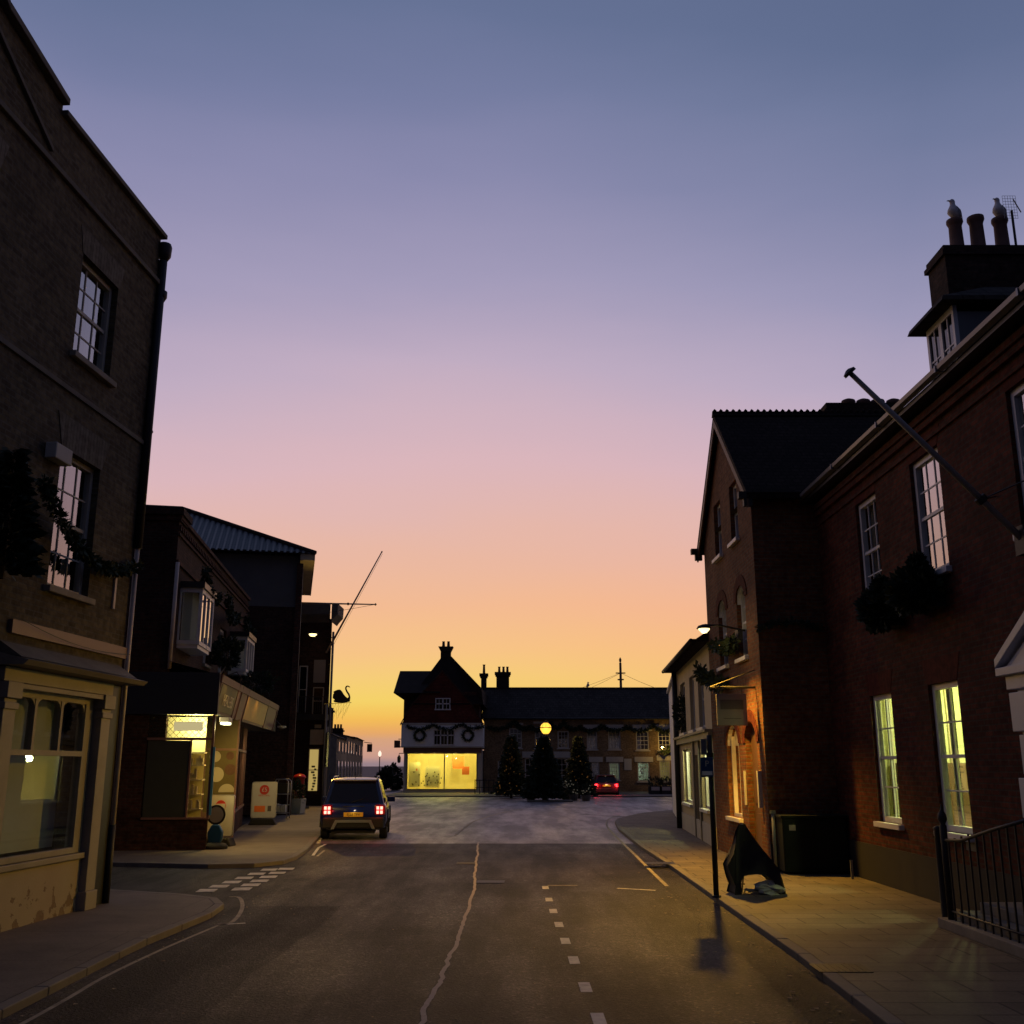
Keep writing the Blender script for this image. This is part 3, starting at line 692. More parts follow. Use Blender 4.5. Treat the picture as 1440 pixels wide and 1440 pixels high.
MB().prism([(-.30, 3.24), (0, 3.30), (0, 3.44)], 'x', -3.4, -.12).build('flashing', 'darkstone', A)
bd = MB().box(-3.25, .02, -.05, .0, 3.55, 3.72); bd.build('board', 'mauve', A)
wn = MB()
x0, x1 = -3.06, -1.03
wn.box(x0, x0 + .06, 0, .1, .86, 2.88); wn.box(x1, x1 + .22, -.0, .12, .78, 2.88); wn.box(x0 + .06, x1, 0, .1, 2.08, 2.15); wn.box(x0 + .06, x1, 0, .1, 2.8, 2.88)
for k in (1, 2): x = x0 + (x1 - x0) * k / 3; wn.box(x - .03, x + .03, 0, .1, 2.15, 2.8)
for k in range(3):      # arched heads of the three top lights
    a, b = x0 + (x1 - x0) * k / 3 + .03, x0 + (x1 - x0) * (k + 1) / 3 - .03; r = .14; n = 6
    for sgn, xx in ((1, a), (-1, b)):
        for q in range(n):
            t0, t1 = math.pi / 2 * q / n, math.pi / 2 * (q + 1) / n
            p0 = (xx + sgn * r * (1 - math.cos(t0)), 2.8 - r + r * math.sin(t0)); p1 = (xx + sgn * r * (1 - math.cos(t1)), 2.8 - r + r * math.sin(t1))
            wn.prism([p0, p1, (p1[0], 2.81), (p0[0], 2.81)] if sgn > 0 else [p1, p0, (p0[0], 2.81), (p1[0], 2.81)], 'y', .01, .09)
wp = wn.build('shop_window', 'cream', A)
MB().box(x0 + .06, x1, .045, .052, .86, 2.8).build('pane', 'shopglass', wp)
MB().box(x0 + .02, x1 + .1, .35, .37, .86, 2.85).build('blind', 'blind', wp)
box(A, 'door', 'cream', -5.0, -4.0, .12, .2, 0, 2.3); box(A, 'shop_panel', 'cream', -8.4, -5.05, .08, .16, 0, 3.3)
box(A, 'black_pier', 'black', -.49, .012, -.02, .004, 0, 3.12)
box(A, 'shop_interior', 'greyprint', -3.3, -.55, 2.5, 2.6, .0, 3.2)
box(A, 'wall_plate', 'pale_pipe', -.56, -.50, -.03, -.001, 4.25, 4.72)
lo = MB()
t = thing('drainpipe', 'tall drainpipe with hopper heads on the corner of the yellow brick building', 'drainpipe', loc, rz)
MB().tube([(.045, -.05, 0), (.045, -.05, 1.1)], .05).build('pipe_base', 'iron', t, True)
MB().tube([(.045, -.05, 1.1), (.045, -.05, 5.3)], .04).build('pipe', 'pale_pipe', t, True)
MB().tube([(.045, -.05, 5.3), (.045, -.05, 10.3)], .075).build('upper_pipe', 'iron', t, True)
MB().lathe([(.05, 0), (.11, .1), (.12, .28), (.10, .33)], (.07, -.05, 10.3), 12).build('hopper', 'iron', t, True); MB().lathe([(.05, 0), (.10, .1), (.10, .2)], (.08, -.05, 9.55), 12).build('hopper', 'iron', t, True); MB().lathe([(.05, 0), (.08, .05), (.05, .12)], (.06, -.05, 7.2), 10).build('collar', 'iron', t, True)
al = box(None, 'alarm_box', 'offwhite', -.22, .22, -.16, 0, -.1, .12, bevel=.015); tag(al, 'pale alarm box on the yellow brick wall left of the first floor window', 'alarm box')
s_, z_ = hitf(loc, rz, 74, 640); al.matrix_world = Matrix.Translation(loc) @ Matrix.Rotation(rz, 4, 'Z') @ Matrix.Translation((s_, -.005, z_)) 
def AL(x, y, z): return Matrix.Translation(loc) @ Matrix.Rotation(rz, 4, 'Z') @ Vector((x, y, z))
Aloc, Arz = loc, rz
# wall-mounted fir and swags
w = fir('wall_fir', 'dark fir bush mounted on the left yellow brick wall at first floor', AL(-3.95, -.22, 4.1), 1.6, .40, 2000, leaf=.17)
garland('garland', 'dark evergreen garland swagged across the first floor window of the yellow brick building', swag(AL(-3.3, -.25, 5.5), AL(-1.6, -.15, 4.78), .12)[:-1] + swag(AL(-1.6, -.15, 4.8), AL(0, -.12, 5.05), .14), .085, 1500, .09)
garland('cable', 'thin black cables drooping over the board above the cream shopfront', swag(AL(-3.1, -.1, 3.72), AL(.0, -.1, 3.62), .10), .02, 0, cat='cable')

# ================================================================== LEFT: dark brick shop building with oriel windows
loc, rz = frame(-8.6, 25.8, 545); Bl, Brz = loc, rz
B = thing('brick_shop', 'dark brick corner shop with oriel windows and slanted fascia', 'building', loc, rz)
def HB(u, v): return hitf(Bl, Brz, u, v)
xa, xb = HB(288, 890)[0], HB(296, 890)[0]; xc, xd = HB(309, 900)[0], HB(318, 900)[0]
holes = [(xa, xb, 4.9, 6.35), (xc, xd, 4.7, 6.35)]
wall(B, 'wall', 'dark_brick', 0, 13.6, 4.0, 8.15, holes, depth=14)
MB().box(0.01, 13.6, .01, 14, 0, 4.0).build('lower_wall', 'dark_brick', B)
for a, b, z in ((xa, xb, 4.9), (xc, xd, 4.7)): sash(B, a, b, z, 6.35, 2, (1, 1), sill=True, curtain='both')
m = MB(); m.box(-.06, 13.7, -.07, .3, 8.15, 8.25); m.box(-.06, 13.7, -.05, 0, 7.72, 7.78)
for i in range(54): m.box(.05 + i * .25, .17 + i * .25, -.05, 0, 7.86, 8.0)
m.box(-.02, 13.62, -.06, 0, 6.98, 7.08)
m.build('parapet_courses', 'brown', B)
MB().box(-.12, 1.1, -.12, 12, 8.25, 8.42).box(-.05, .9, -.05, 11.9, 8.1, 8.25).build('parapet_cap', 'dark_brick', B)
def oriel(par, x0, x1, z0, z1, proj, c=.25, gm='glass'):
    p = [(x0, 0), (x0 + c * .2, -proj), (x1 - c, -proj), (x1, 0)]
    f = MB(); gl_ = MB()
    for (a, b) in zip(p, p[1:]):
        A_, B_ = Vector((a[0], a[1], 0)), Vector((b[0], b[1], 0)); d = (B_ - A_); L = d.length; d.normalize(); ang = math.atan2(d.y, d.x); n = 1 if L < 1.0 else 3
        mid = (A_ + B_) / 2
        f.obox((mid.x, mid.y, z0), L, .10, .07, ang); f.obox((mid.x, mid.y, z1 - .12), L, .12, .08, ang)
        for k in range(n + 1):
            q = A_ + d * (L * k / n); f.obox((q.x, q.y, z0), .075, z1 - z0, .08, ang)
        gl_.obox((mid.x, mid.y, z0 + .1), L, z1 - z0 - .2, .01, ang)
    o = f.build('oriel_window', 'white', par)
    gl_.build('pane', gm, o)
    MB().prism([(q[0], q[1]) for q in [(x0 - .1, 0), (x0 - .06, -proj - .1), (x1 - c + .05, -proj - .1), (x1 + .12, 0)]], 'z', z1, z1 + .16).build('roof', 'black', o)
    MB().prism([(q[0], q[1]) for q in p], 'z', z0 - .1, z0 - .001).build('sill', 'white', o)
    MB().prism([(x0 + .3, -proj * .5), (x1 - .3, -proj * .5), (x1 - .15, -.05), (x0 + .15, -.05)], 'z', z0, z1).build('curtain', 'curtain', o)
oriel(B, .85, 2.9, 5.02, 6.5, .52); oriel(B, 9.7, 11.8, 5.1, 6.3, .55)
MB().tube([(-.06, -.05, 4.3), (-.06, -.05, 7.0)], .05).build('drainpipe', 'pale_pipe', B, True)
# ground-floor shop
SY = -1.29
MB().quad((-.15, SY, 3.2), (13.6, SY, 3.2), (13.6, 0, 3.2), (-.15, 0, 3.2)).quad((-.15, SY, 4.16), (-.15, -.002, 4.5), (13.6, -.002, 4.5), (13.6, SY, 4.16)).quad((13.6, SY, 3.2), (13.6, 0, 3.2), (13.6, 0, 4.5), (13.6, SY, 4.16)).build('shop_roof', 'lead', B)
MB().box(-.30, -.16, SY - .04, 3.2, 3.18, 4.2).build('canopy_board', 'navy', B)
MB().box(-.13, -.10, -.1, 14, 0, 4.0).build('side_wall', 'dark_brick', B)
def fxs(u): return hitf((-7.3, 25.8, 0), Brz, u, 975 + (u - 306) * .47 + 8)[0] - .15
fs = MB().prism([(SY - .08, 4.16), (SY + .12, 3.2), (SY + .2, 3.2), (SY + .0, 4.16)], 'x', -.16, 13.6)
fs.prism([(SY - .10, 4.16), (SY - .075, 3.98), (SY - .02, 3.98), (SY, 4.2)], 'x', -.16, 13.6)
for x in (-.1, fxs(331), fxs(336), fxs(345), fxs(374), 13.4): fs.prism([(SY - .11, 4.16), (SY + .09, 3.2), (SY + .13, 3.2), (SY - .05, 4.16)], 'x', x, x + .1)
fs.build('fascia', 'mauve', B)
def slant(x0, x1, za, zb, mat, name, off=.02):
    t0, t1 = (4.16 - zb) / .96, (4.16 - za) / .96
    y1_, y0_ = SY - .08 + .2 * t0 - off, SY - .08 + .2 * t1 - off
    return MB().prism([(y0_, za), (y0_ + .015, za), (y1_ + .015, zb), (y1_, zb)], 'x', x0, x1).build(name, mat, B)
p1 = slant(.15, fxs(331) - .1, 3.3, 3.95, 'olive', 'sign_panel'); p2 = slant(fxs(345) + .15, fxs(374) - .1, 3.3, 3.95, 'gold', 'sign_panel')
tl = math.atan2(.2, .96)
text('HEALEBS', .42, 'goldleaf', B, ((fxs(331)) / 2 + .1, SY + .0, 3.58), (R(90) + tl, 0, 0))
for x in (.7, 3.1, 5.2, 7.3):
    m = MB().tube([(x, SY - .05, 4.2), (x, SY - .3, 4.3), (x, SY - .42, 4.15), (x, SY - .40, 4.05)], .014, 6); m.build('sign_lamp_arm', 'iron', B); lamp((x, SY - .42, 4.0), 5, (1, .62, .16), .04, 'sign_light', B, 150, (0, .35, -1))
# street glazing (recedes under the canopy)
SG = []
gx = 7.7; rot = R(5)
def sgp(o): o.location = (3.25, -1.27, 0); o.rotation_euler.z = rot; SG.append(o); return o
m = MB(); m.box(0, gx, -.02, .12, 0, .62); sgp(m.build('stall_riser', 'brown', B))
m = MB().box(-.02, gx, -.05, .12, .62, .69)
for x in (0, .9, 2.4, 3.7, 5.0, 6.3, gx - .06): m.box(x, x + .05, -.02, .06, .69, 3.2)
m.box(0, gx, -.025, .1, 2.38, 2.45)
sgp(m.build('window_frame', 'mauve', B))
m = MB().box(.07, gx - .08, .03, .04, .69, 3.2); sgp(m.build('pane', 'shopglass', B))
# entrance recess: its far jamb faces the camera and carries the fruit poster
PX = 3.2; ya, yb = -1.36, -.55
MB().box(PX, PX + .05, ya, yb, .72, 2.36).build('poster', 'olive', B); MB().box(PX, PX + .05, ya, yb, 2.42, 3.18).build('upper_panel', 'olive', B)
MB().box(PX - .03, PX + .06, ya - .05, ya, 0, 3.2).box(PX - .03, PX + .06, yb, yb + .06, 0, 3.2).box(PX - .02, PX + .06, ya, yb, 2.36, 2.42).box(PX - .02, PX + .06, ya, yb, 0, .72).build('recess_frame', 'mauve', B)
MB().box(.7, 3.2, -.5, -.45, 0, 3.2).build('recess_wall', 'mauve', B)
def pdisc(m, y, z, r, x, a0=0, a1=360, n=20): m.prism([(y, z)] * (a1 - a0 < 360) + [(y + r * math.cos(R(a0 + (a1 - a0) * k / n)), z + r * math.sin(R(a0 + (a1 - a0) * k / n))) for k in range(n + (a1 - a0 < 360))], 'x', x, x + .003)
for (y_, z_, r_, mt, a1) in ((-.86, 1.72, .20, 'planter', 360), (-1.16, 1.25, .22, 'planter', 180), (-.8, 2.2, .15, 'planter', 360), (-1.22, 1.85, .15, 'clay', 360), (-.862, 1.72, .05, 'clay', 360), (-1.2, 2.22, .11, 'clay', 360), (-.78, 1.05, .14, 'clay', 360)):
    m = MB(); pdisc(m, y_, z_, r_, PX - .004 - r_ * .006, 0, a1); m.build('fruit_print', mt, B)
def disc(m, x, z, r, y, n=20, sx=1.0): m.prism([(x + r * sx * math.cos(2 * math.pi * k / n), z + r * math.sin(2 * math.pi * k / n)) for k in range(n)], 'y', y, y + .004)
m = MB()
def lattice(m, f, a, b, z0, z1, step, t=.018):
    x = a - (z1 - z0)
    while x < b:
        for sg in (1, -1):
            p = [(x, z0), (x + (z1 - z0), z1)] if sg > 0 else [(x, z1), (x + (z1 - z0), z0)]
            # clip to a..b
            (xa_, za_), (xb_, zb_) = p; sl = (zb_ - za_) / (xb_ - xa_)
            xs, xe = max(xa_, a), min(xb_, b)
            if xe - xs > .03: m.quad(*[f(q) for q in ((xs, za_ + (xs - xa_) * sl - t / 2), (xe, za_ + (xe - xa_) * sl - t / 2), (xe, za_ + (xe - xa_) * sl + t / 2), (xs, za_ + (xs - xa_) * sl + t / 2))])
        x += step
lattice(m, lambda q: (q[0], -.01, q[1]), .1, 2.4, 2.46, 3.15, .17); sgp(m.build('lattice', 'black', B))
# near face of the shop with lattice transom and bright doorway window
NX = -.18
def near(y0, y1, z0, z1, name, mat, x=NX, t=.02): return MB().box(x, x + t, y0, y1, z0, z1).build(name, mat, B)
near(-1.25, 3, 0, .73, 'near_stall_riser', 'dark_brick', -.2, .08)
near(-.72, .28, .74, 2.55, 'dark_shutter', 'green_door', -.2, .03)
near(.31, 4, .74, 3.2, 'near_wall', 'dark_brick', -.19, .06)
f = MB(); f.box(-.22, -.14, -1.27, .31, 2.56, 2.62); f.box(-.22, -.14, -1.28, -1.22, .73, 3.18); f.box(-.22, -.14, -.76, -.72, .73, 2.56); f.box(-.24, -.12, -1.27, .3, .70, .75)
f.build('near_window_frame', 'mauve', B)
m = MB(); lattice(m, lambda q: (-.21, q[0], q[1]), -1.22, .3, 2.62, 3.18, .15, .014); m.build('lattice', 'black', B)
MB().box(-.185, -.18, -1.22, .3, 2.62, 3.18).box(-.185, -.18, -1.22, -.76, .75, 2.56).build('pane', 'shopglass', B)
near(-1.0, -.3, 2.78, 3.0, 'notice', emis('notice_glow', (1, .84, .42), .5), -.228, .01)  # emission put into the notice for light shining through from behind
MB().box(-.26, -.2, -1.33, -1.28, .8, 2.4).build('blue_post', 'blue', B)
# lit interior: a room just behind the glazing
rm = MB(); rm.quad((0, -1.05, .02), (9, -.5, .02), (9, .0, .02), (0, .3, .02)); rm.quad((0.6, -.95, 0), (.6, .3, 0), (.6, .3, 3.15), (.6, -.95, 3.15)); rm.quad((-.12, .31, 0), (.62, .31, 0), (.62, .31, 3.2), (-.12, .31, 3.2)); rm.quad((-.12, -1.2, 3.19), (-.12, .3, 3.19), (.65, .3, 3.19), (.65, -1.2, 3.19))
rm.build('room', 'shopwall', B)
sh = MB()
for z in (.9, 1.25, 1.6, 1.95, 2.25): sh.box(.2, .58, -1.0, .0, z, z + .03)
for i in range(60): y = rnd.uniform(-1.0, -.1); z = rnd.choice((.93, 1.28, 1.63, 1.98)); hh = rnd.uniform(.08, .26); sh.box(.24, .3 + rnd.random() * .1, y, y + .06, z, z + hh)
sh.build('shelf_stock', 'creamrender', B)
def BLw(x, y, z): return Matrix.Translation(Bl) @ Matrix.Rotation(Brz, 4, 'Z') @ Vector((x, y, z))
lamp(BLw(.15, -.75, 2.9), 60, (1, .86, .42), .1, 'shop_light')
t = thing('wall_lamp', 'bright lamp box fixed under the slanted shop fascia', 'lamp', BLw(.55, -1.42, 3.02), Brz)
MB().box(-.28, .28, -.12, .12, .0, .12).build('lamp_housing', 'offwhite', t, bevel=.01); MB().box(-.25, .25, -.10, .10, -.06, -.001).build('diffuser', 'lampcool', t, bevel=.02)
lamp((0, -.14, -.12), 190, (1, .60, .13), .10, 'lamp_light', t, 160, (.5, -.35, -1)); lamp((0, -.02, -.12), 12, (1, .8, .3), .1, 'lamp_light', t)
t = thing('floodlight', 'small round silver floodlight at the far end of the shop fascia', 'lamp', BLw(13.8, -1.5, 3.3), Brz)
MB().lathe([(.02, 0), (.16, .05), (.17, .12)], (0, 0, 0), 14).build('reflector', 'silver', t); MB().tube([(0, 0, .1), (-.2, .2, .3)], .02).build('bracket', 'iron', t)
lamp(BLw(8.0, -1.75, 3.1), 110, (1, .66, .25), .08, 'added_sign_fill', None, 130, (.0, .6, -.7))  # added light without a fitting, brightens the pavement sign
# topiary and trough on the upper wall
m = MB(); p = BLw(6.2, -.45, 5.35); blob(m, p, .42, .42, .48, 1500, .13); o = thing('topiary_ball', 'dark leafy ball on a bracket between the oriel windows', 'shrub'); m.build('foliage', 'foliage', o)
MB().tube([BLw(6.2, -.45, 4.95), BLw(6.2, -.3, 4.7), BLw(6.2, -.02, 4.7)], .025, 6).build('bracket', 'pale_pipe', o)
m = MB(); p = BLw(10.5, -.75, 4.75)
blob(m, p, .8, .35, .38, 1600, .13); tag(m.build('wall_shrub', 'foliage'), 'dark shrub spilling below the farther oriel window', 'shrub')
for i in range(3):
    garland('garland', ['dark garland over the nearer oriel window of the dark brick shop', 'dark garland between the oriel windows of the dark brick shop', 'dark garland over the farther oriel window of the dark brick shop'][i], swag(BLw(.8 + i * 4.1, -.6, 7.0 - .05 * i), BLw(4.9 + i * 4.1, -.3, 6.95), .45), .11, 900, .13, 'foliage', group='garlands under the parapet of the dark brick shop')

# ------------------------------------------------------------------ things on the left pavement
def aboard(loc, rz, w, h, label, kind):
    t = thing('pavement_sign', label, 'sign', loc, rz, 'white pavement signs outside the shop')
    m = MB(); n = 6; r = .07; pts = []
    for cx, cz, a0 in ((w / 2 - r, h - r, 0), (-w / 2 + r, h - r, 90), (-w / 2 + r, .22 + r, 180), (w / 2 - r, .22 + r, 270)):
        for k in range(n + 1): a = R(a0 + 90 * k / n); pts.append((cx + r * math.cos(a), cz + r * math.sin(a)))
    m.prism(pts, 'y', -.02, .02); m.build('frame', 'silver', t)
    MB().prism([(x * .93, .22 + (z - .22) * .955 + .02) for x, z in pts], 'y', -.026, -.0205).build('panel', 'poster', t)
    MB().prism([(-w * .55, 0), (w * .55, 0), (w * .42, .2), (-w * .42, .2)], 'y', -.22, .2).build('base', 'rubber', t, bevel=.03)
    m = MB(); disc(m, 0, h - .27, w * .19, -.032); m.build('red_disc', 'wred', t)
    if kind == 5:
        text('£5', w * .22, 'poster', t, (0, -.036, h - .27), (R(90), 0, 0), ext=.002)
        text('MEAL DEAL', w * .09, 'wred', t, (0, -.03, h - .46), (R(90), 0, 0), ext=.002)
        MB().box(-w * .36, w * .06, -.034, -.028, .42, .62).build('food_print', 'orange', t); MB().box(w * .16, w * .3, -.034, -.028, .44, .62).build('bottle_print', 'greyprint', t)
    else: MB().box(-.12, .12, -.036, -.033, h - .34, h - .22).build('disc_print', 'poster', t)
    return t
p = G(313, 1188); aboard((p.x, 27.0, 0), R(-6), .72, 1.24, 'white sign with a red disc behind the small round-topped sign at the shop corner', 1)
p = P(371, 1130, 36.6); aboard((p.x, 36.6, 0), R(6), .86, 1.42, 'white sign with a red £5 disc on a black base further along the shopfront', 5)
# round-headed small sign on a weighted base
t = thing('round_sign', 'small round-topped sign with black rim and dark waisted stand at the shop corner', 'sign', (-7.22, 26.1, 0), R(-4))
m = MB(); disc(m, 0, .79, .235, -.03, 28); m.build('rim', 'black', t, bevel=.01)
m = MB(); disc(m, 0, .79, .185, -.036, 28); m.build('face', 'greysign', t)
MB().prism([(-.09, .56), (-.19, .38), (-.17, .2), (-.13, .12), (.13, .12), (.19, .22), (.19, .4), (.09, .56)], 'y', -.06, .06).build('body', 'bluesign', t, bevel=.03)
MB().lathe([(.30, 0), (.33, .05), (.26, .12), (.12, .15)], (0, 0, 0), 20).build('base', 'rubber', t, True)
# newspaper rack
t = thing('wire_rack', 'tubular metal display rack with newspapers beyond the £5 sign', 'rack', (P(396, 1130, 40.8).x, 40.8, 0), R(-4))
w2 = .28
m = MB()
for y in (-.2, .2): m.tube([(-w2, y, 0), (-w2, y, 1.25), (-w2 + .08, y, 1.45), (w2 - .08, y, 1.45), (w2, y, 1.38), (w2, y, 0)], .018, 7)
for z in (.2, .5, .9): m.tube([(-w2, -.2, z), (w2, -.2, z)], .012, 5); m.tube([(-w2, .2, z), (w2, .2, z)], .012, 5)
m.build('frame', 'silver', t, True); MB().box(-w2 + .03, w2 - .03, -.21, .18, .95, 1.3).build('header_panel', 'black', t)
m = MB()
for i in range(7): m.box(-.22 + i * .065, -.19 + i * .065, -.18, .1, .24, .46 + rnd.random() * .1)
m.box(-.24, -.14, -.24, -.2, .1, .25); m.build('newspapers', 'poster', t)
# box planter
t = thing('box_planter', 'square pale planter with a rounded green shrub beside the rack', 'planter', (P(415, 1130, 45.2).x, 45.2, 0), R(-6))
MB().prism([(-.34, 0), (.34, 0), (.38, .6), (-.38, .6)], 'y', -.35, .35).build('pot', 'planter', t, bevel=.02)
m = MB(); blob(m, (0, 0, .85), .36, .36, .5, 1400, .11); m.build('foliage', 'shrub', t)
# pillar box
p = P(421, 1100, 51.5)
t = thing('post_box', 'round red post box with domed cap by the far shop', 'post box', (p.x, 51.5, 0))
MB().lathe([(.30, 0), (.30, .12), (.25, .14), (.25, 1.35), (.27, 1.37)], (0, 0, 0), 24).build('body', 'redpaint', t, True)
MB().lathe([(.31, 1.37), (.31, 1.43), (.24, 1.52), (.08, 1.58), (.01, 1.59)], (0, 0, 0), 24).build('cap', 'redpaint', t, True)
MB().box(-.13, .13, -.262, -.24, 1.18, 1.23).build('slot', 'black', t); MB().box(-.10, .10, -.262, -.24, .75, 1.05).build('notice_plate', 'poster', t)

# ================================================================== LEFT: pantiled building
loc, rz = frame(-9.25, 44, 410); Cl, Crz = loc, rz
C = thing('pantiled_building', 'tall grey-rendered building with dark hipped pantile roof behind the corner shop', 'building', loc, rz)
def lw(loc, rz, x, y, z): return Matrix.Translation(loc) @ Matrix.Rotation(rz, 4, 'Z') @ Vector((x, y, z))
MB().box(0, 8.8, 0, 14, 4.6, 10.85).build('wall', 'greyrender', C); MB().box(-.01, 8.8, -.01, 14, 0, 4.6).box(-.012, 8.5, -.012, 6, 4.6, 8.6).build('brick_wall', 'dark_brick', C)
ov = .62
e = [(-.5, -ov), (9.3, -ov), (9.3, 14.5), (-.5, 14.5)]; rg = [(4.4, 5.6), (4.4, 13)]; ze, zr = 10.9, 13.75
rf = MB(); rf.quad((e[3][0], e[3][1], ze), (e[0][0], e[0][1], ze), rg[0] + (zr,), rg[1] + (zr,)); rf.quad((e[0][0], e[0][1], ze), (e[1][0], e[1][1], ze), rg[0] + (zr,))
rf.quad((e[1][0], e[1][1], ze), (e[2][0], e[2][1], ze), rg[1] + (zr,), rg[0] + (zr,)); rf.quad((e[2][0], e[2][1], ze), (e[3][0], e[3][1], ze), rg[1] + (zr,))
rf.build('roof', 'pantile', C)
m = MB(); m.tube([e[0] + (ze + .03,), rg[0] + (zr + .05,), rg[1] + (zr + .05,)], .11, 6); m.build('ridge_tiles', 'slate', C)
m = MB()
for i in range(58): m.obox((-.52, -ov + .12 + i * .26, ze - .03), .12, .07, .15)
m.build('eaves_tiles', 'slate', C)
MB().box(-.46, 9.2, -ov + .04, .0, ze - .30, ze - .02).build('eaves_box', 'creamrender', C); MB().box(-.47, 9.2, -ov, -ov + .035, ze - .32, ze + .0).build('bargeboard', 'wood', C)
MB().tube([(.3, -.1, 0), (.3, -.1, 10.4)], .05).build('drainpipe', 'creamrender', C, True)
MB().box(-.16, .1, -.14, .12, 0, 10.5).build('corner_pier', 'brown', C)
t = thing('horizontal_flagpole', 'thin horizontal pole jutting from the pantiled building over the street', 'flagpole')
a = P(424, 848, 44.5); b = P(528, 850, 44.5)
MB().tube([a, b], [.045, .025], 8).build('pole', 'pole', t, True); MB().lathe([(.01, -.06), (.06, 0), (.01, .06)], b, 8).build('finial', 'pole', t, True)
MB().tube([a.lerp(b, .62) + Vector((0, 0, .0)), a.lerp(b, .64)], .06, 8).build('collar', 'iron', t); MB().tube(swag(a - Vector((0, 0, .6)), b, .02, 4), .008, 4).build('stay_wire', 'iron', t)

# ================================================================== LEFT: hotel beyond, with cornice, lamp and flagpole
loc = (-9.5, 54, 0); rz = R(90) - math.atan((500 - 720) / 1485.0); Dl, Drz = loc, rz
D = thing('hotel_building', 'narrow dark three storey building with rounded cornice and balcony beyond the pantiled one', 'building', (0, 0, 0))
y0 = 54
wD = MB(); wD.quad((-9.5, y0, 0), (-13, y0, 0), (-13, y0, 9.5), (-9.5, y0, 9.5)); wD.quad((-9.5, y0, 0), (-9.5, y0, 9.5), (-12.6, y0 + 17, 9.5), (-12.6, y0 + 17, 0)); wD.quad((-13, y0, 9.5), (-18, y0 + 17, 9.5), (-12.6, y0 + 17, 9.5), (-9.5, y0, 9.5)); wD.quad((-12.6, y0 + 17, 0), (-12.6, y0 + 17, 9.5), (-18, y0 + 17, 9.5), (-18, y0 + 17, 0))
wD.build('wall', 'dark_brick', D)
prof = [(0, 9.3), (.10, 9.45), (.32, 9.7), (.34, 10.25), (.1, 10.3), (0, 10.3)]
m = MB().prism([(y0 - q[0], q[1]) for q in prof], 'x', -13, -9.62); m.prism([(-9.5 + q[0], q[1]) for q in prof[::-1]] , 'y', y0 - .34, y0 + 1.5); m.build('cornice', 'darkstone', D)
def dwin(u0, v0, u1, v1, mat, name, t=.05, fm=None):
    a = P(u0, v0, y0); b = P(u1, v1, y0)
    o = MB().box(a.x, b.x, y0 - t, y0 + .0, b.z, a.z).build(name, mat, D)
    if fm: 
        f = MB().box(a.x - .05, a.x, y0 - t - .04, y0, b.z, a.z).box(b.x, b.x + .05, y0 - t - .04, y0, b.z, a.z).box(a.x, b.x, y0 - t - .04, y0, (a.z + b.z) / 2 - .02, (a.z + b.z) / 2 + .02).box(a.x - .05, b.x + .05, y0 - t - .04, y0, a.z, a.z + .06); f.build('frame', fm, o)
    return o
dwin(423, 938, 429, 1002, 'carglass', 'window', .03, 'offwhite'); dwin(442, 928, 457, 960, 'greysign', 'hanging_board'); dwin(442, 968, 453, 1004, 'carglass', 'window', .03, 'creamrender')
dwin(418, 1005, 462, 1013, 'iron', 'balcony_floor', .7); 
m = MB(); a = P(420, 985, y0 - .65); b = P(460, 985, y0 - .65); zb = P(440, 1005, y0).z
for i in range(16): x = a.x + (b.x - a.x) * i / 15; m.box(x, x + .02, y0 - .66, y0 - .64, zb, zb + .85)
m.box(a.x, b.x, y0 - .67, y0 - .63, zb + .85, zb + .89); m.build('balcony_railing', 'iron', D)
dwin(437, 1026, 455, 1047, 'creamrender', 'shop_sign', .12); dwin(443, 1019, 452, 1024, 'creamrender', 'shop_sign', .1)
lit = emis('lit_shop_display', (1, .72, .22), .42)
o = dwin(436, 1054, 446, 1112, lit, 'lit_window', .04, 'creamrender')
a = P(437, 1080, y0 - .06)
for i in range(9): z = .75 + i * .14; xx = a.x + rnd.random() * .2; MB().box(xx, xx + .1 + rnd.random() * .08, y0 - .07, y0 - .05, z, z + .09).build('display_item', 'greyprint', o)
m = MB(); a = P(411, 1035, y0 - .1); b = P(408, 1128, y0 - .1); m.box(a.x - .12, a.x + .12, y0 - .25, y0, 0, 3.7); m.build('pilaster', 'offwhite', D)
m = MB(); a = P(459, 1050, y0 - .1); m.box(a.x - .1, a.x + .1, y0 - .2, y0, 0, 3.9); m.build('pilaster', 'offwhite', D)
MB().tube([(-9.4, y0 - .1, 0), (-9.4, y0 - .1, 8.8)], .06).build('drainpipe', 'lead', D, True)
m = MB(); q = P(413, 880, y0 - .1)
t = thing('street_lamp', 'lit wall-mounted street lamp high on the narrow building past the pantiled roof', 'street lamp', P(440, 892, 52.6))
MB().tube([(0, 1.5, .1), (0, .2, .12), (0, 0, .1)], .04, 6).build('arm', 'iron', t, True); MB().lathe([(.30, .02), (.25, .1), (.05, .14)], (0, 0, 0), 14).build('hood', 'iron', t, True)
MB().lathe([(.12, -.10), (.2, -.02), (.2, .019)], (0, 0, 0), 14).build('lamp_glass', 'lampwarm', t, True)
lamp((0, -.1, -.2), 1500, (1, .56, .10), .12, 'lamp_light', t, 120, (.45, -1.2, -1))
t = thing('slanted_flagpole', 'long white flagpole slanting up over the street from the narrow building', 'flagpole')
a = P(459, 918, 53.8); b = P(537, 776, 53.0)
MB().tube([a, b], [.06, .03], 8).build('pole', 'pole', t, True); MB().lathe([(.01, -.06), (.05, 0), (.01, .05)], b, 8).build('finial', 'pole', t, True)
MB().tube([P(458, 896, 53.9), P(472, 897, 53.6)], .025, 6).build('bracket', 'iron', t); MB().tube([a + Vector((.15, 0, 0)), b + Vector((.04, 0, -.1))], .008, 4).build('halyard', 'iron', t)
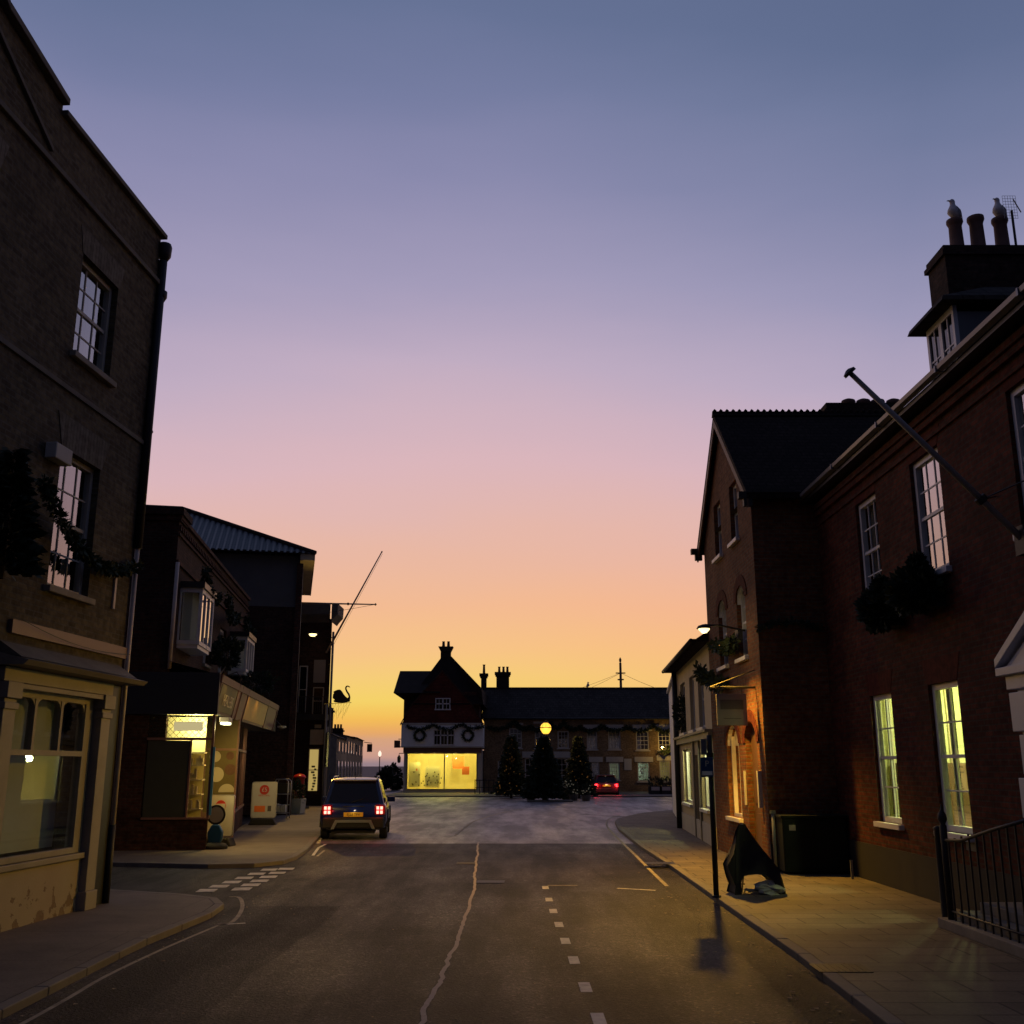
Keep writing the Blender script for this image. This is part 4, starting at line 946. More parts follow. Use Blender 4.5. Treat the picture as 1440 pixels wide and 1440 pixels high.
# swan sign
t = thing('swan_sign', 'black swan silhouette sign hanging over the street with thin light wires below', 'sign')
def sw(x, z): q = P(468 + x * 25, 989 - z * 24, 52); return (q.x, q.z)
body = [(0, .30), (.02, .52), (.08, .60), (.02, .66), (.14, .74), (.30, .80), (.42, .80), (.52, .70), (.62, .52), (.72, .40), (.84, .30), (.90, .38), (.86, .50), (.76, .66), (.70, .82), (.70, .93), (.76, 1.02), (.86, 1.04), (.96, .98), (.98, .92), (.90, .94), (.84, .98), (.79, .95), (.77, .86), (.83, .72), (.95, .54), (.99, .36), (.96, .10), (.80, .06), (.55, .02), (.3, .03), (.1, .06), (.03, .14), (.12, .2)]
MB().prism([sw(*q) for q in body], 'y', 51.95, 52.02).build('swan_panel', 'black', t)
q = MB(); a = P(456, 990, 52.5); b = P(494, 988, 52); q.tube([a, b], .015, 5)
for i in range(9): c_ = P(460 + i * 4, 989, 52); q.tube([c_, P(466 + i * 2.6, 1012 - (i % 3) * 5, 52)], .004, 4); q.tube([c_, P(458 + i * 2.8, 1010 - (i % 2) * 6, 52)], .004, 4)
q.build('wire_frame', 'iron', t)
# blue-grey pole by the far corner
q = P(459, 1000, 53.2)
t = thing('corner_pole', 'slim pale pole with banner bracket at the corner of the narrow building', 'pole', (q.x, 53.2, 0))
MB().tube([(0, 0, 0), (0, 0, 5.0)], .06).build('pole', 'lead', t, True); MB().obox((.12, 0, 1.9), .05, 1.7, .5).build('banner', 'black', t)

# ------------------------------------------------------------------ terrace running down to the sea
def cottage(u0, u1, Y0, Y1, vt, mat, label, chim=None, pitch=1.1):
    a = P(u0, vt, Y0); b = P(u1, vt, Y1); z = a.z
    t = thing('seaside_house', label, 'house', (a.x, Y0, 0), 0, 'terrace of houses running down to the sea')
    dx, dy = b.x - a.x, Y1 - Y0
    m = MB(); m.quad((0, 0, 0), (0, 0, z), (dx, dy, z), (dx, dy, 0)); m.quad((0, 0, 0), (-7, 0, 0), (-7, 0, z), (0, 0, z)); m.quad((dx, dy, 0), (dx, dy, z), (dx - 7, dy, z), (dx - 7, dy, 0)); m.quad((-3.5, 0, z + pitch), (-7, 0, z), (0, 0, z)); m.quad((dx - 3.5, dy, z + pitch), (dx, dy, z), (dx - 7, dy, z))
    m.build('wall', mat, t)
    MB().quad((.25, -.1, z - .05), (dx + .25, dy + .1, z - .05), (dx - 3.5, dy + .1, z + pitch), (-3.5, -.1, z + pitch)).quad((-7.2, -.1, z), (-3.5, -.1, z + pitch), (dx - 3.5, dy + .1, z + pitch), (dx - 7.2, dy + .1, z)).build('roof', 'slate', t)
    L = math.hypot(dx, dy)
    for i in range(3):
        k = (i + .5) / 3; x, y = dx * k, dy * k; ang = math.atan2(dy, dx)
        f = MB().obox((x + .02, y, .9), 1.3, 1.5, .06, ang).obox((x + .02, y, 3.0), 1.1, .9 if z < 4.5 else 1.2, .06, ang).build('window', 'offwhite', t)
        MB().obox((x + .045, y, 1.0), 1.1, 1.3, .06, ang).obox((x + .045, y, 3.1), .9, .7 if z < 4.5 else 1.0, .06, ang).build('pane', 'carglass', f)
    if chim:
        c = MB().box(-chim[0] - .5, -chim[0] + .5, 1, 2, z, z + chim[1]).box(-chim[0] - .6, -chim[0] + .6, .9, 2.1, z + chim[1] - .35, z + chim[1] - .2)
        co_ = c.build('chimney', 'chim_brick', t)
        pm_ = MB()
        for k in (-.3, .0, .3): pm_.lathe([(.12, 0), (.1, .35), (.13, .4)], (-chim[0] + k, 1.5, z + chim[1]), 10)
        pm_.build('pots', 'clay', co_)
cottage(474, 488, 82, 92, 1036, 'stone', 'stone-coloured house nearest in the seaside terrace, with big chimney', (1.2, 2.3), 1.4)
cottage(488, 499, 94, 106, 1034, 'greyrender', 'grey middle house in the seaside terrace', (2.5, 1.4), .7)
cottage(499, 511, 107, 124, 1036, 'darkstone', 'weathered end house of the terrace, nearest the sea', (2, .9), .4)
t = thing('pub_sign', 'small square sign hanging from the end house near the sea', 'sign', P(512, 1050, 123))
MB().tube([(0, 0, .5), (.9, 0, .4)], .04, 5).build('bracket', 'iron', t); MB().box(.35, .95, -.03, .03, -.6, .3).build('board', 'wood', t)
q = P(534, 1064, 128); t = thing('promenade_lamp', 'distant lit lamp post on the sea front', 'street lamp', (q.x, 128, 0))
MB().tube([(0, 0, 0), (0, 0, q.z)], .06, 6).build('post', 'iron', t); MB().lathe([(.05, 0), (.2, .15), (.2, .45), (.05, .7)], (0, 0, q.z), 10).build('lantern', emis('far_lantern', (1, .75, .6), 1.3), t)
for i, (u, v, s_, lab) in enumerate(((541, 1096, .62, 'rounded dark shrub beyond the roof of the blue car'), (550, 1090, .75, 'larger dark shrub between the blue car and the corner shop'), (556, 1112, .45, 'low dark shrub at the road edge left of the lit shop window'))):
    q = P(u, v, 88 + i * 2); o = thing('shrub', lab, 'shrub', (q.x, 88 + i * 2, 0))
    m = MB(); blob(m, (0, 0, max(q.z, .5)), s_ * 1.1, s_, s_, 900, .28); m.build('foliage', 'foliage', o); MB().tube([(0, 0, 0), (0, 0, max(q.z, .4))], .08, 5).build('trunk', 'trunk', o)
#SPLIT
# ================================================================== RIGHT: long red brick building
JL, JR = (6.3, 0, 0), R(-90)
J = thing('red_brick_building', 'long red brick building with sash windows and dormer, nearest on the right', 'building', JL, JR)
def HJ(u, v): return hitf(JL, JR, u, v)
gw = [(-18.32, -17.28), (-15.72, -14.66)]; uw = [(-18.25, -17.2), (-15.62, -14.52), (-12.35, -11.2), (-8.9, -7.8), (-5.5, -4.4), (-2, -.9), (1.5, 2.6)]
gw2 = [(-9.0, -7.95), (-5.6, -4.5), (-2, -.9)]; door = (-12.2, -11.1)
holes = [(a, b, 1.03, 3.14) for a, b in gw + gw2] + [(a, b, 4.74, 6.58) for a, b in uw] + [(door[0], door[1], .35, 2.75)]
wall(J, 'wall', 'red', -20.6, 8, .0, 7.2, holes, depth=9, rev=.14)
for i, (a, b) in enumerate(gw + gw2):
    sash(J, a, b, 1.03, 3.14, 2, (2, 2), y=.06, curtain='left' if i < 2 else 'both', cmat='curtain', sillmat='white', fr=.085)
    MB().prism([(a, 3.14), (b, 3.14), (b + .17, 3.52), (a - .17, 3.52)], 'y', -.006, .02).build('lintel', 'redflat', J)
for i, (a, b) in enumerate(uw):
    sash(J, a, b, 4.74, 6.58, 3, (2, 2), y=.06, curtain='left' if i % 2 else 'both', sillmat='white', fr=.085)
    MB().prism([(a, 6.58), (b, 6.58), (b + .14, 6.86), (a - .14, 6.86)], 'y', -.006, .02).build('lintel', 'redflat', J)
m = MB(); m.box(-20.6, 8, -.04, .0, 6.72, 6.79); m.box(-20.6, 8, -.07, .0, 6.92, 7.02); m.box(-20.6, 8, -.11, .0, 7.03, 7.14)
m.build('cornice', 'red', J)
MB().box(-20.6, 8, -.03, .0, 0, .62).build('plinth', 'blackmatt', J)
MB().box(-20.6, 8, -.30, .0, 7.20, 7.26).build('soffit', 'black', J)
g_ = MB()
for i in range(12):
    a = -20.55 + i * 2.4; g_.prism([(-.41, 7.35), (-.40, 7.29), (-.32, 7.265), (-.31, 7.35)], 'x', a, a + 2.36); g_.box(a + 2.35, a + 2.39, -.42, -.3, 7.262, 7.36)
g_.build('gutter', 'gutter', J)
MB().prism([(-.30, 7.28), (4.4, 11.4), (9.1, 7.28)], 'x', -20.5, 8).build('roof', 'slate', J)
room(J, -18.9, -14.0, .003, 4, .3, 3.7)
lamp((-15.6, 1.6, 3.0), 230, (1, .94, .36), .15, 'room_light', J); lamp((-17.7, 1.4, 3.0), 210, (1, .94, .36), .15, 'room_light', J)
m = MB()
for x in (-15.3, -17.9): m.box(x - .35, x + .35, 1.9, 2.05, 3.62, 3.68)
m.build('ceiling_light', emis('strip_light', (1, 1, .7), 3), J)
m = MB(); m.box(-18.88, -18.6, .5, 1.7, .3, 2.0); m.box(-18.88, -18.82, 2.0, 2.8, 1.6, 2.4); m.build('bookcase', 'wood', J)
m = MB()
for k in range(11): m.box(-18.85, -18.83, .1 + k * .36, .13 + k * .36, .4, 3.6)
m.build('wall_panelling', 'creamrender', J)
# vent and small plates
MB().box(-14.9, -14.55, -.01, .0, .82, .95).build('air_vent', 'greyprint', J)
# dormer
xa = HJ(1300, 500)[0]; xb = HJ(1337, 465)[0]; zb_, zt_ = 7.42, HJ(1299, 474)[1]
dm = MB(); dm.box(xa, xb, .12, 3.2, 7.3, zt_ - .002); dmo = dm.build('dormer', 'lead', J)
f = MB(); yy = .06
f.box(xa, xa + .07, yy, .12, zb_, zt_); f.box(xb - .07, xb, yy, .12, zb_, zt_); f.box(xa, xb, yy, .12, zt_, zt_ + .1); f.box(xa, xb, yy - .04, .12, zb_ - .06, zb_)
xm = (xa + xb) / 2; f.box(xm - .05, xm + .05, yy, .12, zb_, zt_)
for s0 in (xa + .07, xm + .05):
    wv = (xb - xa) / 2 - .12
    f.box(s0 + wv / 2 - .012, s0 + wv / 2 + .012, yy + .01, .11, zb_, zt_); f.box(s0, s0 + wv, yy + .012, .11, (zb_ + zt_) / 2 - .012, (zb_ + zt_) / 2 + .012)
fo = f.build('dormer_window', 'white', dmo); 
MB().box(xa + .05, xb - .05, .085, .09, zb_, zt_).build('pane', 'carglass', dmo); MB().box(xa + .02, xb - .02, .095, .119, zb_, zt_).build('blind', 'blind', dmo)
rf = MB(); e0 = zt_ + .1
rf.add([(xa - .18, -.16, e0), (xb + .18, -.16, e0), (xb + .18, 3.2, e0), (xa - .18, 3.2, e0), (xm - .2, .7, e0 + .42), (xm + .2, .7, e0 + .42), (xm + .2, 3.2, e0 + .42), (xm - .2, 3.2, e0 + .42), (xa - .15, -.13, e0 + .08), (xb + .15, -.13, e0 + .08), (xb + .15, 3.2, e0 + .08), (xa - .15, 3.2, e0 + .08)],
       [(0, 1, 2, 3), (0, 1, 9, 8), (1, 2, 10, 9), (3, 0, 8, 11), (8, 9, 5, 4), (9, 10, 6, 5), (11, 8, 4, 7), (4, 5, 6, 7)])
rf.build('dormer_roof', 'slate', dmo)
# chimney stack with pots
a = P(1327, 345, 19); b = P(1446, 345, 19); zt = a.z; zb = zt - 2.6
ch = MB(); x0, x1 = a.x, b.x + .2
def wJ(x, y): return (-y, x - 6.3)     # world -> J local
(lx0, ly0) = wJ(x0, 19.85); (lx1, ly1) = wJ(x1, 19.0)
ch.box(lx0, lx1, ly0, ly1, zb, zt - .22); ch.box(lx0 - .06, lx1 + .06, ly0 - .06, ly1 + .06, zt - .22, zt - .12); ch.box(lx0 - .02, lx1 + .02, ly0 - .02, ly1 + .02, zt - .12, zt)
cho = ch.build('chimney', 'chim_brick', J)
pots = []
for (u, rr, v1) in ((1346, .155, 310), (1376, .16, 306), (1410, .155, 308)):
    q = P(u, 345, 19.4); h_ = P(u, v1, 19.4).z - zt; lx, ly = wJ(q.x, 19.4)
    MB().lathe([(rr * 1.1, 0), (rr * 1.05, .1), (rr * .92, .12), (rr * .84, h_ * .8), (rr * .9, h_ * .84), (rr * 1.08, h_ * .92), (rr * 1.05, h_), (rr * .7, h_), (rr * .65, h_ * .8)], (lx, ly, zt), 16).build('chimney_pot', 'clay', cho, True)
    pots.append((q.x, 19.4, zt + h_))
# door case with pediment
dx0, dx1 = -12.8, -10.5
dc = MB()
for s0 in (-12.58, -11.02):
    for k in range(5):
        z = .35 + k * .5; w_ = .07 if k % 2 == 0 else 0
        dc.box(s0 - w_, s0 + .28 + w_, -.22 - w_ * .5, .0, z, z + .46); dc.box(s0 + .01, s0 + .27, -.18, .0, z + .46, z + .5)
dc.box(dx0 + .1, dx1 - .1, -.25, 0, 2.85, 3.02); dc.box(dx0, dx1, -.32, 0, 3.02, 3.12)
dc.prism([(dx0 + .1, 3.12), (dx1 - .1, 3.12), ((dx0 + dx1) / 2, 3.62)], 'y', -.24, 0)
for (p, q) in (((dx0, 3.12), ((dx0 + dx1) / 2, 3.72)), ((dx1, 3.12), ((dx0 + dx1) / 2, 3.72))): dc.prism([p, q, (q[0], q[1] + .13), (p[0], p[1] + .11)], 'y', -.32, 0)
dc.build('door_case', 'white', J, bevel=.008)
do = MB().box(door[0] + .1, door[1] - .1, .06, .12, .35, 2.7).build('door', 'navy', J); MB().lathe([(.03, 0), (.03, .03)], (door[0] + .2, .04, 1.4), 8).build('door_knob', 'gold', do)
# steps and railings
t = thing('entrance_steps', 'stone entrance steps to the door of the red brick building', 'steps')
m = MB(); m.box(5.30, 6.27, 10.5, 13.62, 0, .12); m.box(5.45, 6.27, 10.9, 13.3, .12, .24); m.box(5.62, 6.27, 11.2, 13.1, .24, .36); m.build('steps', 'stone', t, bevel=.01)
t = thing('iron_railing', 'black iron railing with slim bars beside the entrance steps', 'railing')
m = MB()
for i in range(13):
    y = 13.3 - i * .2; z = .12 if i < 3 else (.24 if i < 8 else .24); top = 1.06 + .035 * i
    MB().box(5.39, 5.41, y - .01, y + .01, .12, top).build('bar', 'iron', t)
MB().tube([(5.40, 13.42, 1.05), (5.40, 12.9, 1.08), (5.40, 12.0, 1.26), (5.40, 10.8, 1.47)], .022, 6).build('handrail', 'iron', t, True)
MB().tube([(5.40, 13.42, .22), (5.40, 10.8, .22)], .014, 6).build('bottom_rail', 'iron', t, True)
m.lathe([(.045, 0), (.045, 1.1), (.03, 1.12), (.06, 1.18), (.05, 1.24), (.015, 1.3), (.005, 1.36)], (5.40, 13.42, .12), 10); m.build('end_post', 'iron', t, True)
t = thing('railing_post', 'stout black iron post at the foot of the entrance railing, nearest the lit windows', 'post', (5.47, 13.78, 0))
MB().lathe([(.07, 0), (.05, .06), (.045, 1.14), (.055, 1.18), (.02, 1.2)], (0, 0, 0), 12).build('post', 'iron', t, True)
# flagpole on the red building
t = thing('wall_flagpole', 'grey angled flagpole with round cap fixed to the red brick wall', 'flagpole')
a = Vector((6.26, 12.25, 4.62)); b = P(1195, 524, 12.1)
MB().tube([a, a.lerp(b, .5), b], [.042, .040, .032], 10).build('pole', 'pole', t, True); m = MB(); d = (b - a).normalized(); m.tube([b - d * .02, b + d * .02], [.085, .085], 12); m.tube([b + d * .02, b + d * .05], [.085, .02], 12); m.build('cap', 'iron', t)
c = a.lerp(b, .24); m = MB(); m.tube([c - d * .04, c + d * .04], .075, 10); m.build('collar', 'iron', t); m = MB(); m.tube([c, Vector((6.29, 12.9, 5.35))], .010, 5); m.build('stay', 'iron', t); m = MB(); m.tube([c, Vector((6.29, 11.3, 5.3))], .010, 5); m.build('stay', 'iron', t)
MB().box(6.2, 6.299, 12.13, 12.37, 4.45, 4.8).build('wall_bracket', 'iron', t)
# window box shrubs on the first floor
def jshrub(Y0, Y1, z0, ht, label, out=.5):
    t = thing('window_box', label, 'window box', (0, 0, 0), 0, 'window boxes on the red brick building')
    MB().box(6.05, 6.29, Y0, Y1, z0 - .22, z0).build('box', 'blackmatt', t)
    m = MB(); c = ((Y0 + Y1) / 2); blob(m, (6.0, c, z0 + .05), out, (Y1 - Y0) / 2 + .12, ht * .5, 2600, .15)
    for _ in range(900):
        z = rnd.random(); rr = (1 - z) * .2; aa = rnd.random() * 6.28; m.leaf((6.0 + rr * math.cos(aa), c - .2 + rr * math.sin(aa), z0 + .1 + z * ht * .8), .16)
    m.build('foliage', 'foliage', t)
jshrub(14.75, 15.5, 4.42, .50, 'dark fir window box on the red wall, nearer the camera', .27); jshrub(16.4, 16.95, 4.36, .5, 'dark fir window box on the red wall, further away by the gable', .22)
# gulls on the pots
def gull(loc, rz, label, grp='gulls perched on the chimney pots'):
    t = thing('gull', label, 'gull', loc, rz, grp)
    prof = [(.0, .02), (.055, .05), (.115, .10), (.135, .17), (.12, .24), (.085, .31), (.058, .36), (.055, .40), (.06, .43), (.052, .465), (.025, .49), (.0, .495)]
    vs = []; fs = []; n = 14
    for i, (r, z) in enumerate(prof):
        lean = -.02 + .05 * z
        for k in range(n):
            a = 2 * math.pi * k / n; yy = r * math.sin(a) * (1.05 if z < .3 else 1.0)
            vs.append((r * math.cos(a) * .85, yy - lean * 1.0 + (.06 if z < .12 else 0), z))
    for i in range(len(prof) - 1):
        for k in range(n): fs.append((i * n + k, i * n + (k + 1) % n, (i + 1) * n + (k + 1) % n, (i + 1) * n + k))
    MB().add(vs, fs).build('body', 'gullw', t, True)
    for s in (-1, 1):
        m = MB(); m.add([(s * .085, .03, .30), (s * .125, .08, .20), (s * .09, .14, .03), (s * .045, .17, -.03), (s * .10, .12, .16), (s * .115, .0, .16), (s * .10, -.02, .24)], [(0, 1, 5, 6), (1, 4, 2, 5), (4, 3, 2)])
        m.build('wing', 'gullg', t, True)
        MB().tube([(s * .03, 0, -.001), (s * .03, 0, .06)], .008, 5).build('leg', 'bill', t)
    MB().tube([(0, -.07, .44), (0, -.12, .435), (0, -.15, .42)], [.018, .012, .004], 6).build('bill', 'bill', t, True)
    return t
gull(pots[0], R(-70), 'white-breasted gull on the leftmost chimney pot of the red building'); gull(pots[2], R(-60), 'white-breasted gull on the rightmost chimney pot of the red building')
t = thing('tv_aerial', 'grid television aerial on a mast beside the chimney of the red building', 'aerial', P(1436, 400, 19.2))
top = P(1432, 290, 19.2) - P(1436, 400, 19.2)
MB().tube([(0, 0, -.6), (0, 0, top.z - .1)], .025, 6).build('mast', 'iron', t)
m = MB()
for i in range(9): z = top.z - .28 + i * .065; m.tube([(-.16, 0, z), (.12, 0, z)], .004, 4)
for i in range(6): x = -.16 + i * .055; m.tube([(x, 0, top.z - .28), (x, 0, top.z + .24)], .004, 4)
m.build('grid', 'steel', t); MB().tube([(-.1, -.3, top.z - .02), (.3, .2, top.z - .02)], .012, 5).build('boom', 'iron', t)

# ================================================================== RIGHT: brick gable block
IL, IR = (4.95, 0, 0), R(-90)
I = thing('gable_building', 'tall brick building with steep dark tiled roof, gable end to the street', 'building', IL, IR)
X0, X1, ZE, XM, ZA = -25.9, -20.6, 7.5, -23.25, 9.95
w3 = [(-24.45, -23.65), (-22.6, -21.85)]; w2_ = [(-24.5, -23.6), (-22.45, -21.6)]
gwin = (-24.25, -22.95); gdoor = (-22.3, -21.25)
holes = [(a, b, 6.8, 7.5) for a, b in w3] + [(a, b, 4.2, 5.75) for a, b in w2_] + [(gwin[0], gwin[1], .85, 2.85), (gdoor[0], gdoor[1], 0, 2.85)]
wall(I, 'wall', 'warm_brick', X0, X1, 0, 7.5, holes, depth=9, rev=.2, top=False)
def top_(x): return ZE + (ZA - ZE) * (1 - abs(x - XM) / (XM - X0))
m = MB(); xs = sorted([X0, X1, XM] + [q for w in w3 for q in w])
for a, b in zip(xs, xs[1:]):
    c = (a + b) / 2; lo = 8.12 if any(p < c < q for p, q in w3) else ZE
    m.quad((a, 0, lo), (b, 0, lo), (b, 0, top_(b)), (a, 0, top_(a)))
for a, b in w3: m.quad((a, 0, ZE), (a, 0, 8.12), (a, .2, 8.12), (a, .2, ZE)).quad((b, 0, ZE), (b, .2, ZE), (b, .2, 8.12), (b, 0, 8.12)).quad((a, 0, 8.12), (b, 0, 8.12), (b, .2, 8.12), (a, .2, 8.12))
m.build('gable_wall', 'warm_brick', I)
for a, b in w3: sash(I, a, b, 6.8, 8.12, 2, (1, 1), y=.1, sillmat='white')
for a, b in w2_: sash(I, a, b, 4.2, 5.75, 2, (2, 2), y=.1, arch=.35, sillmat='white')
# window arches are brick
sash(I, gwin[0], gwin[1], .85, 2.85, 2, (0, 1), y=.1, arch=.45, sillmat='white', fmat='white')
def brick_arch(a, b, zt, r_):
    m = MB(); n = 14; cx = (a + b) / 2; R0 = (b - a) / 2
    for k in range(n):
        t0, t1 = math.pi * k / n, math.pi * (k + 1) / n - .02
        m.prism([(cx - R0 * math.cos(t0), zt + r_ * math.sin(t0)), (cx - R0 * math.cos(t1), zt + r_ * math.sin(t1)), (cx - (R0 + .22) * math.cos(t1), zt + (r_ + .24) * math.sin(t1)), (cx - (R0 + .22) * math.cos(t0), zt + (r_ + .24) * math.sin(t0))], 'y', -.018, .003)
    return m.build('brick_arch', 'redflat', I)
brick_arch(gwin[0], gwin[1], 2.42, .43); brick_arch(gdoor[0], gdoor[1], 2.42, .43)
for a, b in w2_: brick_arch(a, b, 5.45, .3)
# filler behind the arch heads (brick reveals round off the corners)
for a, b, z in ((gwin[0], gwin[1], 2.42), (gdoor[0], gdoor[1], 2.42)):
    m = MB(); n = 12; cx = (a + b) / 2; r = (b - a) / 2
    for k in range(n):
        t0, t1 = math.pi * k / n, math.pi * (k + 1) / n
        m.prism([(cx - r * math.cos(t0), z + .43 * math.sin(t0)), (cx - r * math.cos(t1), z + .43 * math.sin(t1)), (cx - r * math.cos(t1), 2.86), (cx - r * math.cos(t0), 2.86)], 'y', .002, .19)
    m.build('arch_head', 'warm_brick', I)
do = MB().box(gdoor[0] + .02, gdoor[1] - .02, .12, .18, 0, 2.84).build('door', 'wood', I)
for z in (.3, 1.2): MB().box(gdoor[0] + .2, gdoor[1] - .2, .105, .125, z, z + .7).build('door_panel', 'wood', do)
for i, x in enumerate((gdoor[0] - .16, gdoor[1] + .22)): MB().box(x - .05, x + .05, -.03 - .05 * i, -.001, 1.15, 1.85).build('door_plate', 'poster', I)
room(I, -24.9, -22.7, .201, 3, .5, 3.3, 'lamplight_blind'); MB().box(-24.9, -22.7, .55, .57, .6, 3.2).build('blind', 'lamplight_blind', I)
lamp((-23.6, .38, 2.9), 22, (1, .50, .09), .08, 'added_window_fill', I); lamp((-23.6, .38, 1.2), 14, (1, .52, .10), .08, 'added_window_fill', I)  # added lights without fittings, brighten the blind in place of the street lamp
th = .13; m = MB(); n_ = Vector((0, 0, 1))
ov = .28
for sg in (-1, 1):
    xe = XM + sg * (XM - X0 + ov) * 1.0; ze = top_(X0) - ov * (ZA - ZE) / (XM - X0)
    m.prism([(XM, ZA + .03), (xe, ze + .03), (xe, ze + .03 + th), (XM, ZA + .03 + th)], 'y', -.14, 9)
m.build('roof', 'tile', I)
m = MB(); m.prism([(XM - .1, ZA + .10), (XM + .1, ZA + .10), (XM, ZA + .24)], 'y', -.16, 9)
for i in range(62): m.lathe([(.045, 0), (.05, .05), (.002, .1)], (XM, -.1 + i * .148, ZA + .20), 6)
m.build('ridge_crest', 'tile', I)
m = MB()
for sg in (-1, 1):
    xe = XM + sg * (XM - X0 + ov); ze = top_(X0) - ov * (ZA - ZE) / (XM - X0)
    m.prism([(XM, ZA - .16), (xe, ze - .16), (xe, ze + .025), (XM, ZA + .025)], 'y', -.14, -.10)
m.build('bargeboard', 'wood', I)
for x in (X1 + .2, X0 - .22): m = MB(); m.prism([(x - .07, 7.28), (x + .07, 7.28), (x + .08, 7.42), (x - .08, 7.42)], 'y', -.3, 9); m.box(x - .06, x + .06, -.2, -.02, 7.12, 7.279); m.build('gutter', 'iron', I)
MB().box(X1 + .001, X1 + .04, -.002, 9, .0, .5).build('plinth', 'blackmatt', I)
# chimney stack on the block with four squat pots
a = P(1160, 568, 25.0); b = P(1268, 568, 25.0)
c = MB().box(-25.6, -24.9, a.x - 4.95, b.x - 4.95, 7.6, a.z).box(-25.66, -24.84, a.x - 5.0, b.x - 4.9, a.z - .35, a.z - .18).build('chimney', 'chim_brick', I)
for u in (1193, 1214, 1234, 1256):
    q = P(u, 568, 25.2); MB().lathe([(.14, 0), (.16, .03), (.19, .1), (.17, .16), (.08, .2)], (-25.2, q.x - 4.95, a.z), 12).build('chimney_pot', 'clay', c, True)
MB().box(-24.88, -24.80, P(1170, 588, 24.9).x - 4.95, P(1238, 588, 24.9).x - 4.95, P(1200, 590, 24.9).z - .03, P(1200, 588, 24.9).z + .02).build('flashing', 'gutter', I)
# projecting sign
t = thing('projecting_sign', 'blank grey square sign hanging from an iron bracket on the gable building', 'sign')
MB().tube([(4.03, 21.1, 3.50), (4.95, 21.1, 3.50)], .025, 7).build('bracket', 'iron', t); m = MB()
for x in (4.24, 4.66): m.tube([(x, 21.1, 3.36), (x, 21.1, 3.48)], .008, 5)
m.tube([(4.05, 21.1, 3.52), (4.95, 21.1, 3.85)], .01, 5); m.build('hangers', 'iron', t)
MB().box(4.14, 4.75, 21.07, 21.13, 2.74, 3.37).build('board', 'greysign', t, bevel=.008)
MB().box(4.21, 4.68, 21.062, 21.069, 3.06, 3.25).box(4.27, 4.62, 21.062, 21.069, 2.87, 2.885).build('faded_print', 'greyprint', t)
# street lamp on bracket with foliage
t = thing('street_lamp', 'lit bracket street lamp on the corner of the gable building', 'street lamp', P(990, 884, 21.4))
MB().tube([(.92, .3, .0), (.4, .15, .08), (.02, 0, .08)], .022, 6).build('arm', 'iron', t, True); MB().lathe([(.16, 0), (.12, .06), (.03, .09)], (0, 0, 0), 12).build('hood', 'iron', t, True)
MB().lathe([(.05, -.09), (.11, -.03), (.12, -.002)], (0, 0, 0), 12).build('lamp_glass', 'lampwarm', t, True)
lamp((-.02, 0, -.16), 1600, (1, .50, .05), .10, 'lamp_light', t, 150, (-.5, -.1, -1))
lamp((-.02, 0, -.12), 14, (1, .7, .3), .05, 'lamp_light', t)
MB().box(4.84, 4.945, 21.95, 22.25, 4.55, 4.8).build('x', 'iron').name = 'lamp_mount'
tag(bpy.data.objects['lamp_mount'], 'dark iron mounting box behind the bracket lamp on the gable wall', 'bracket')
garland('garland', 'green leafy garland lit by the bracket lamp on the gable wall', swag((4.8, 24.3, 4.75), (4.75, 22.0, 4.55), .12), .13, 900, .13, lights=14)
garland('garland', 'lower bunch of lit greenery above the hanging grey sign', swag((4.6, 25.4, 4.25), (4.8, 23.6, 3.75), .1), .17, 900, .14)
garland('garland', 'thin dark garland looping across the side wall of the gable building', swag((4.9, 20.5, 4.6), (6.2, 20.45, 4.6), -.16) , .05, 350, .09, 'foliage')
# grey-green cabinet against the side wall
t = thing('utility_cabinet', 'dark green street cabinet against the side wall of the gable building', 'cabinet', (5.05, 20.0, 0))
MB().box(0, 1.2, 0, .5, .04, 1.0).build('body', 'cabinet', t, bevel=.015); MB().box(-.03, 1.23, -.03, .53, 1.0, 1.05).build('lid', 'cabinet', t, bevel=.01); MB().box(.02, .59, -.012, .0, .1, .96).build('door', 'cabinet', t); MB().box(.61, 1.18, -.012, .0, .1, .96).build('door', 'cabinet', t)
MB().box(.12, .24, -.016, -.0125, .78, .88).build('notice', 'greysign', t)
t = thing('slim_post', 'slim grey post standing beside the green cabinet', 'post', (4.86, 19.9, 0)); MB().tube([(0, 0, 0), (0, 0, 1.08)], .03, 8).build('post', 'lead', t, True); MB().box(-.05, .05, -.02, .02, 1.08, 1.14).build('cap', 'lead', t)
MB().box(6.02, 6.06, 19.2, 19.24, 0, .32).build('marker', 'gutter').name = 'white_marker'
tag(bpy.data.objects['white_marker'], 'small pale marker post at the foot of the red wall near the cabinet', 'post')

# ================================================================== RIGHT: cream shop beyond the gable
HL, HR_ = frame(4.97, 25.95, 815, False)
Hh = thing('cream_shop', 'low cream-rendered shop with lit windows beyond the gable building', 'building', HL, HR_)
def HH(u, v): return hitf(HL, HR_, u, v)
def span(u0, u1, v): a, b = HH(u0, v)[0], HH(u1, v)[0]; return min(a, b), max(a, b)
uws = [span(957, 963.5, 980), span(970, 976.5, 980), span(982, 990, 980)]
gws = [span(962, 973, 1100), span(987, 997, 1100)]; dr = span(979.5, 986, 1120)
holes = [(a, b, 2.95, 4.5) for a, b in uws] + [(a, b, .85, 2.45) for a, b in gws] + [(dr[0], dr[1], 0, 2.25)]
wall(Hh, 'wall', 'creamrender', -8.9, 0, 0, 5.1, holes, depth=8, rev=.18)
for a, b in uws: sash(Hh, a, b, 2.95, 4.5, 2, (1, 1), y=.1, sillmat='white')
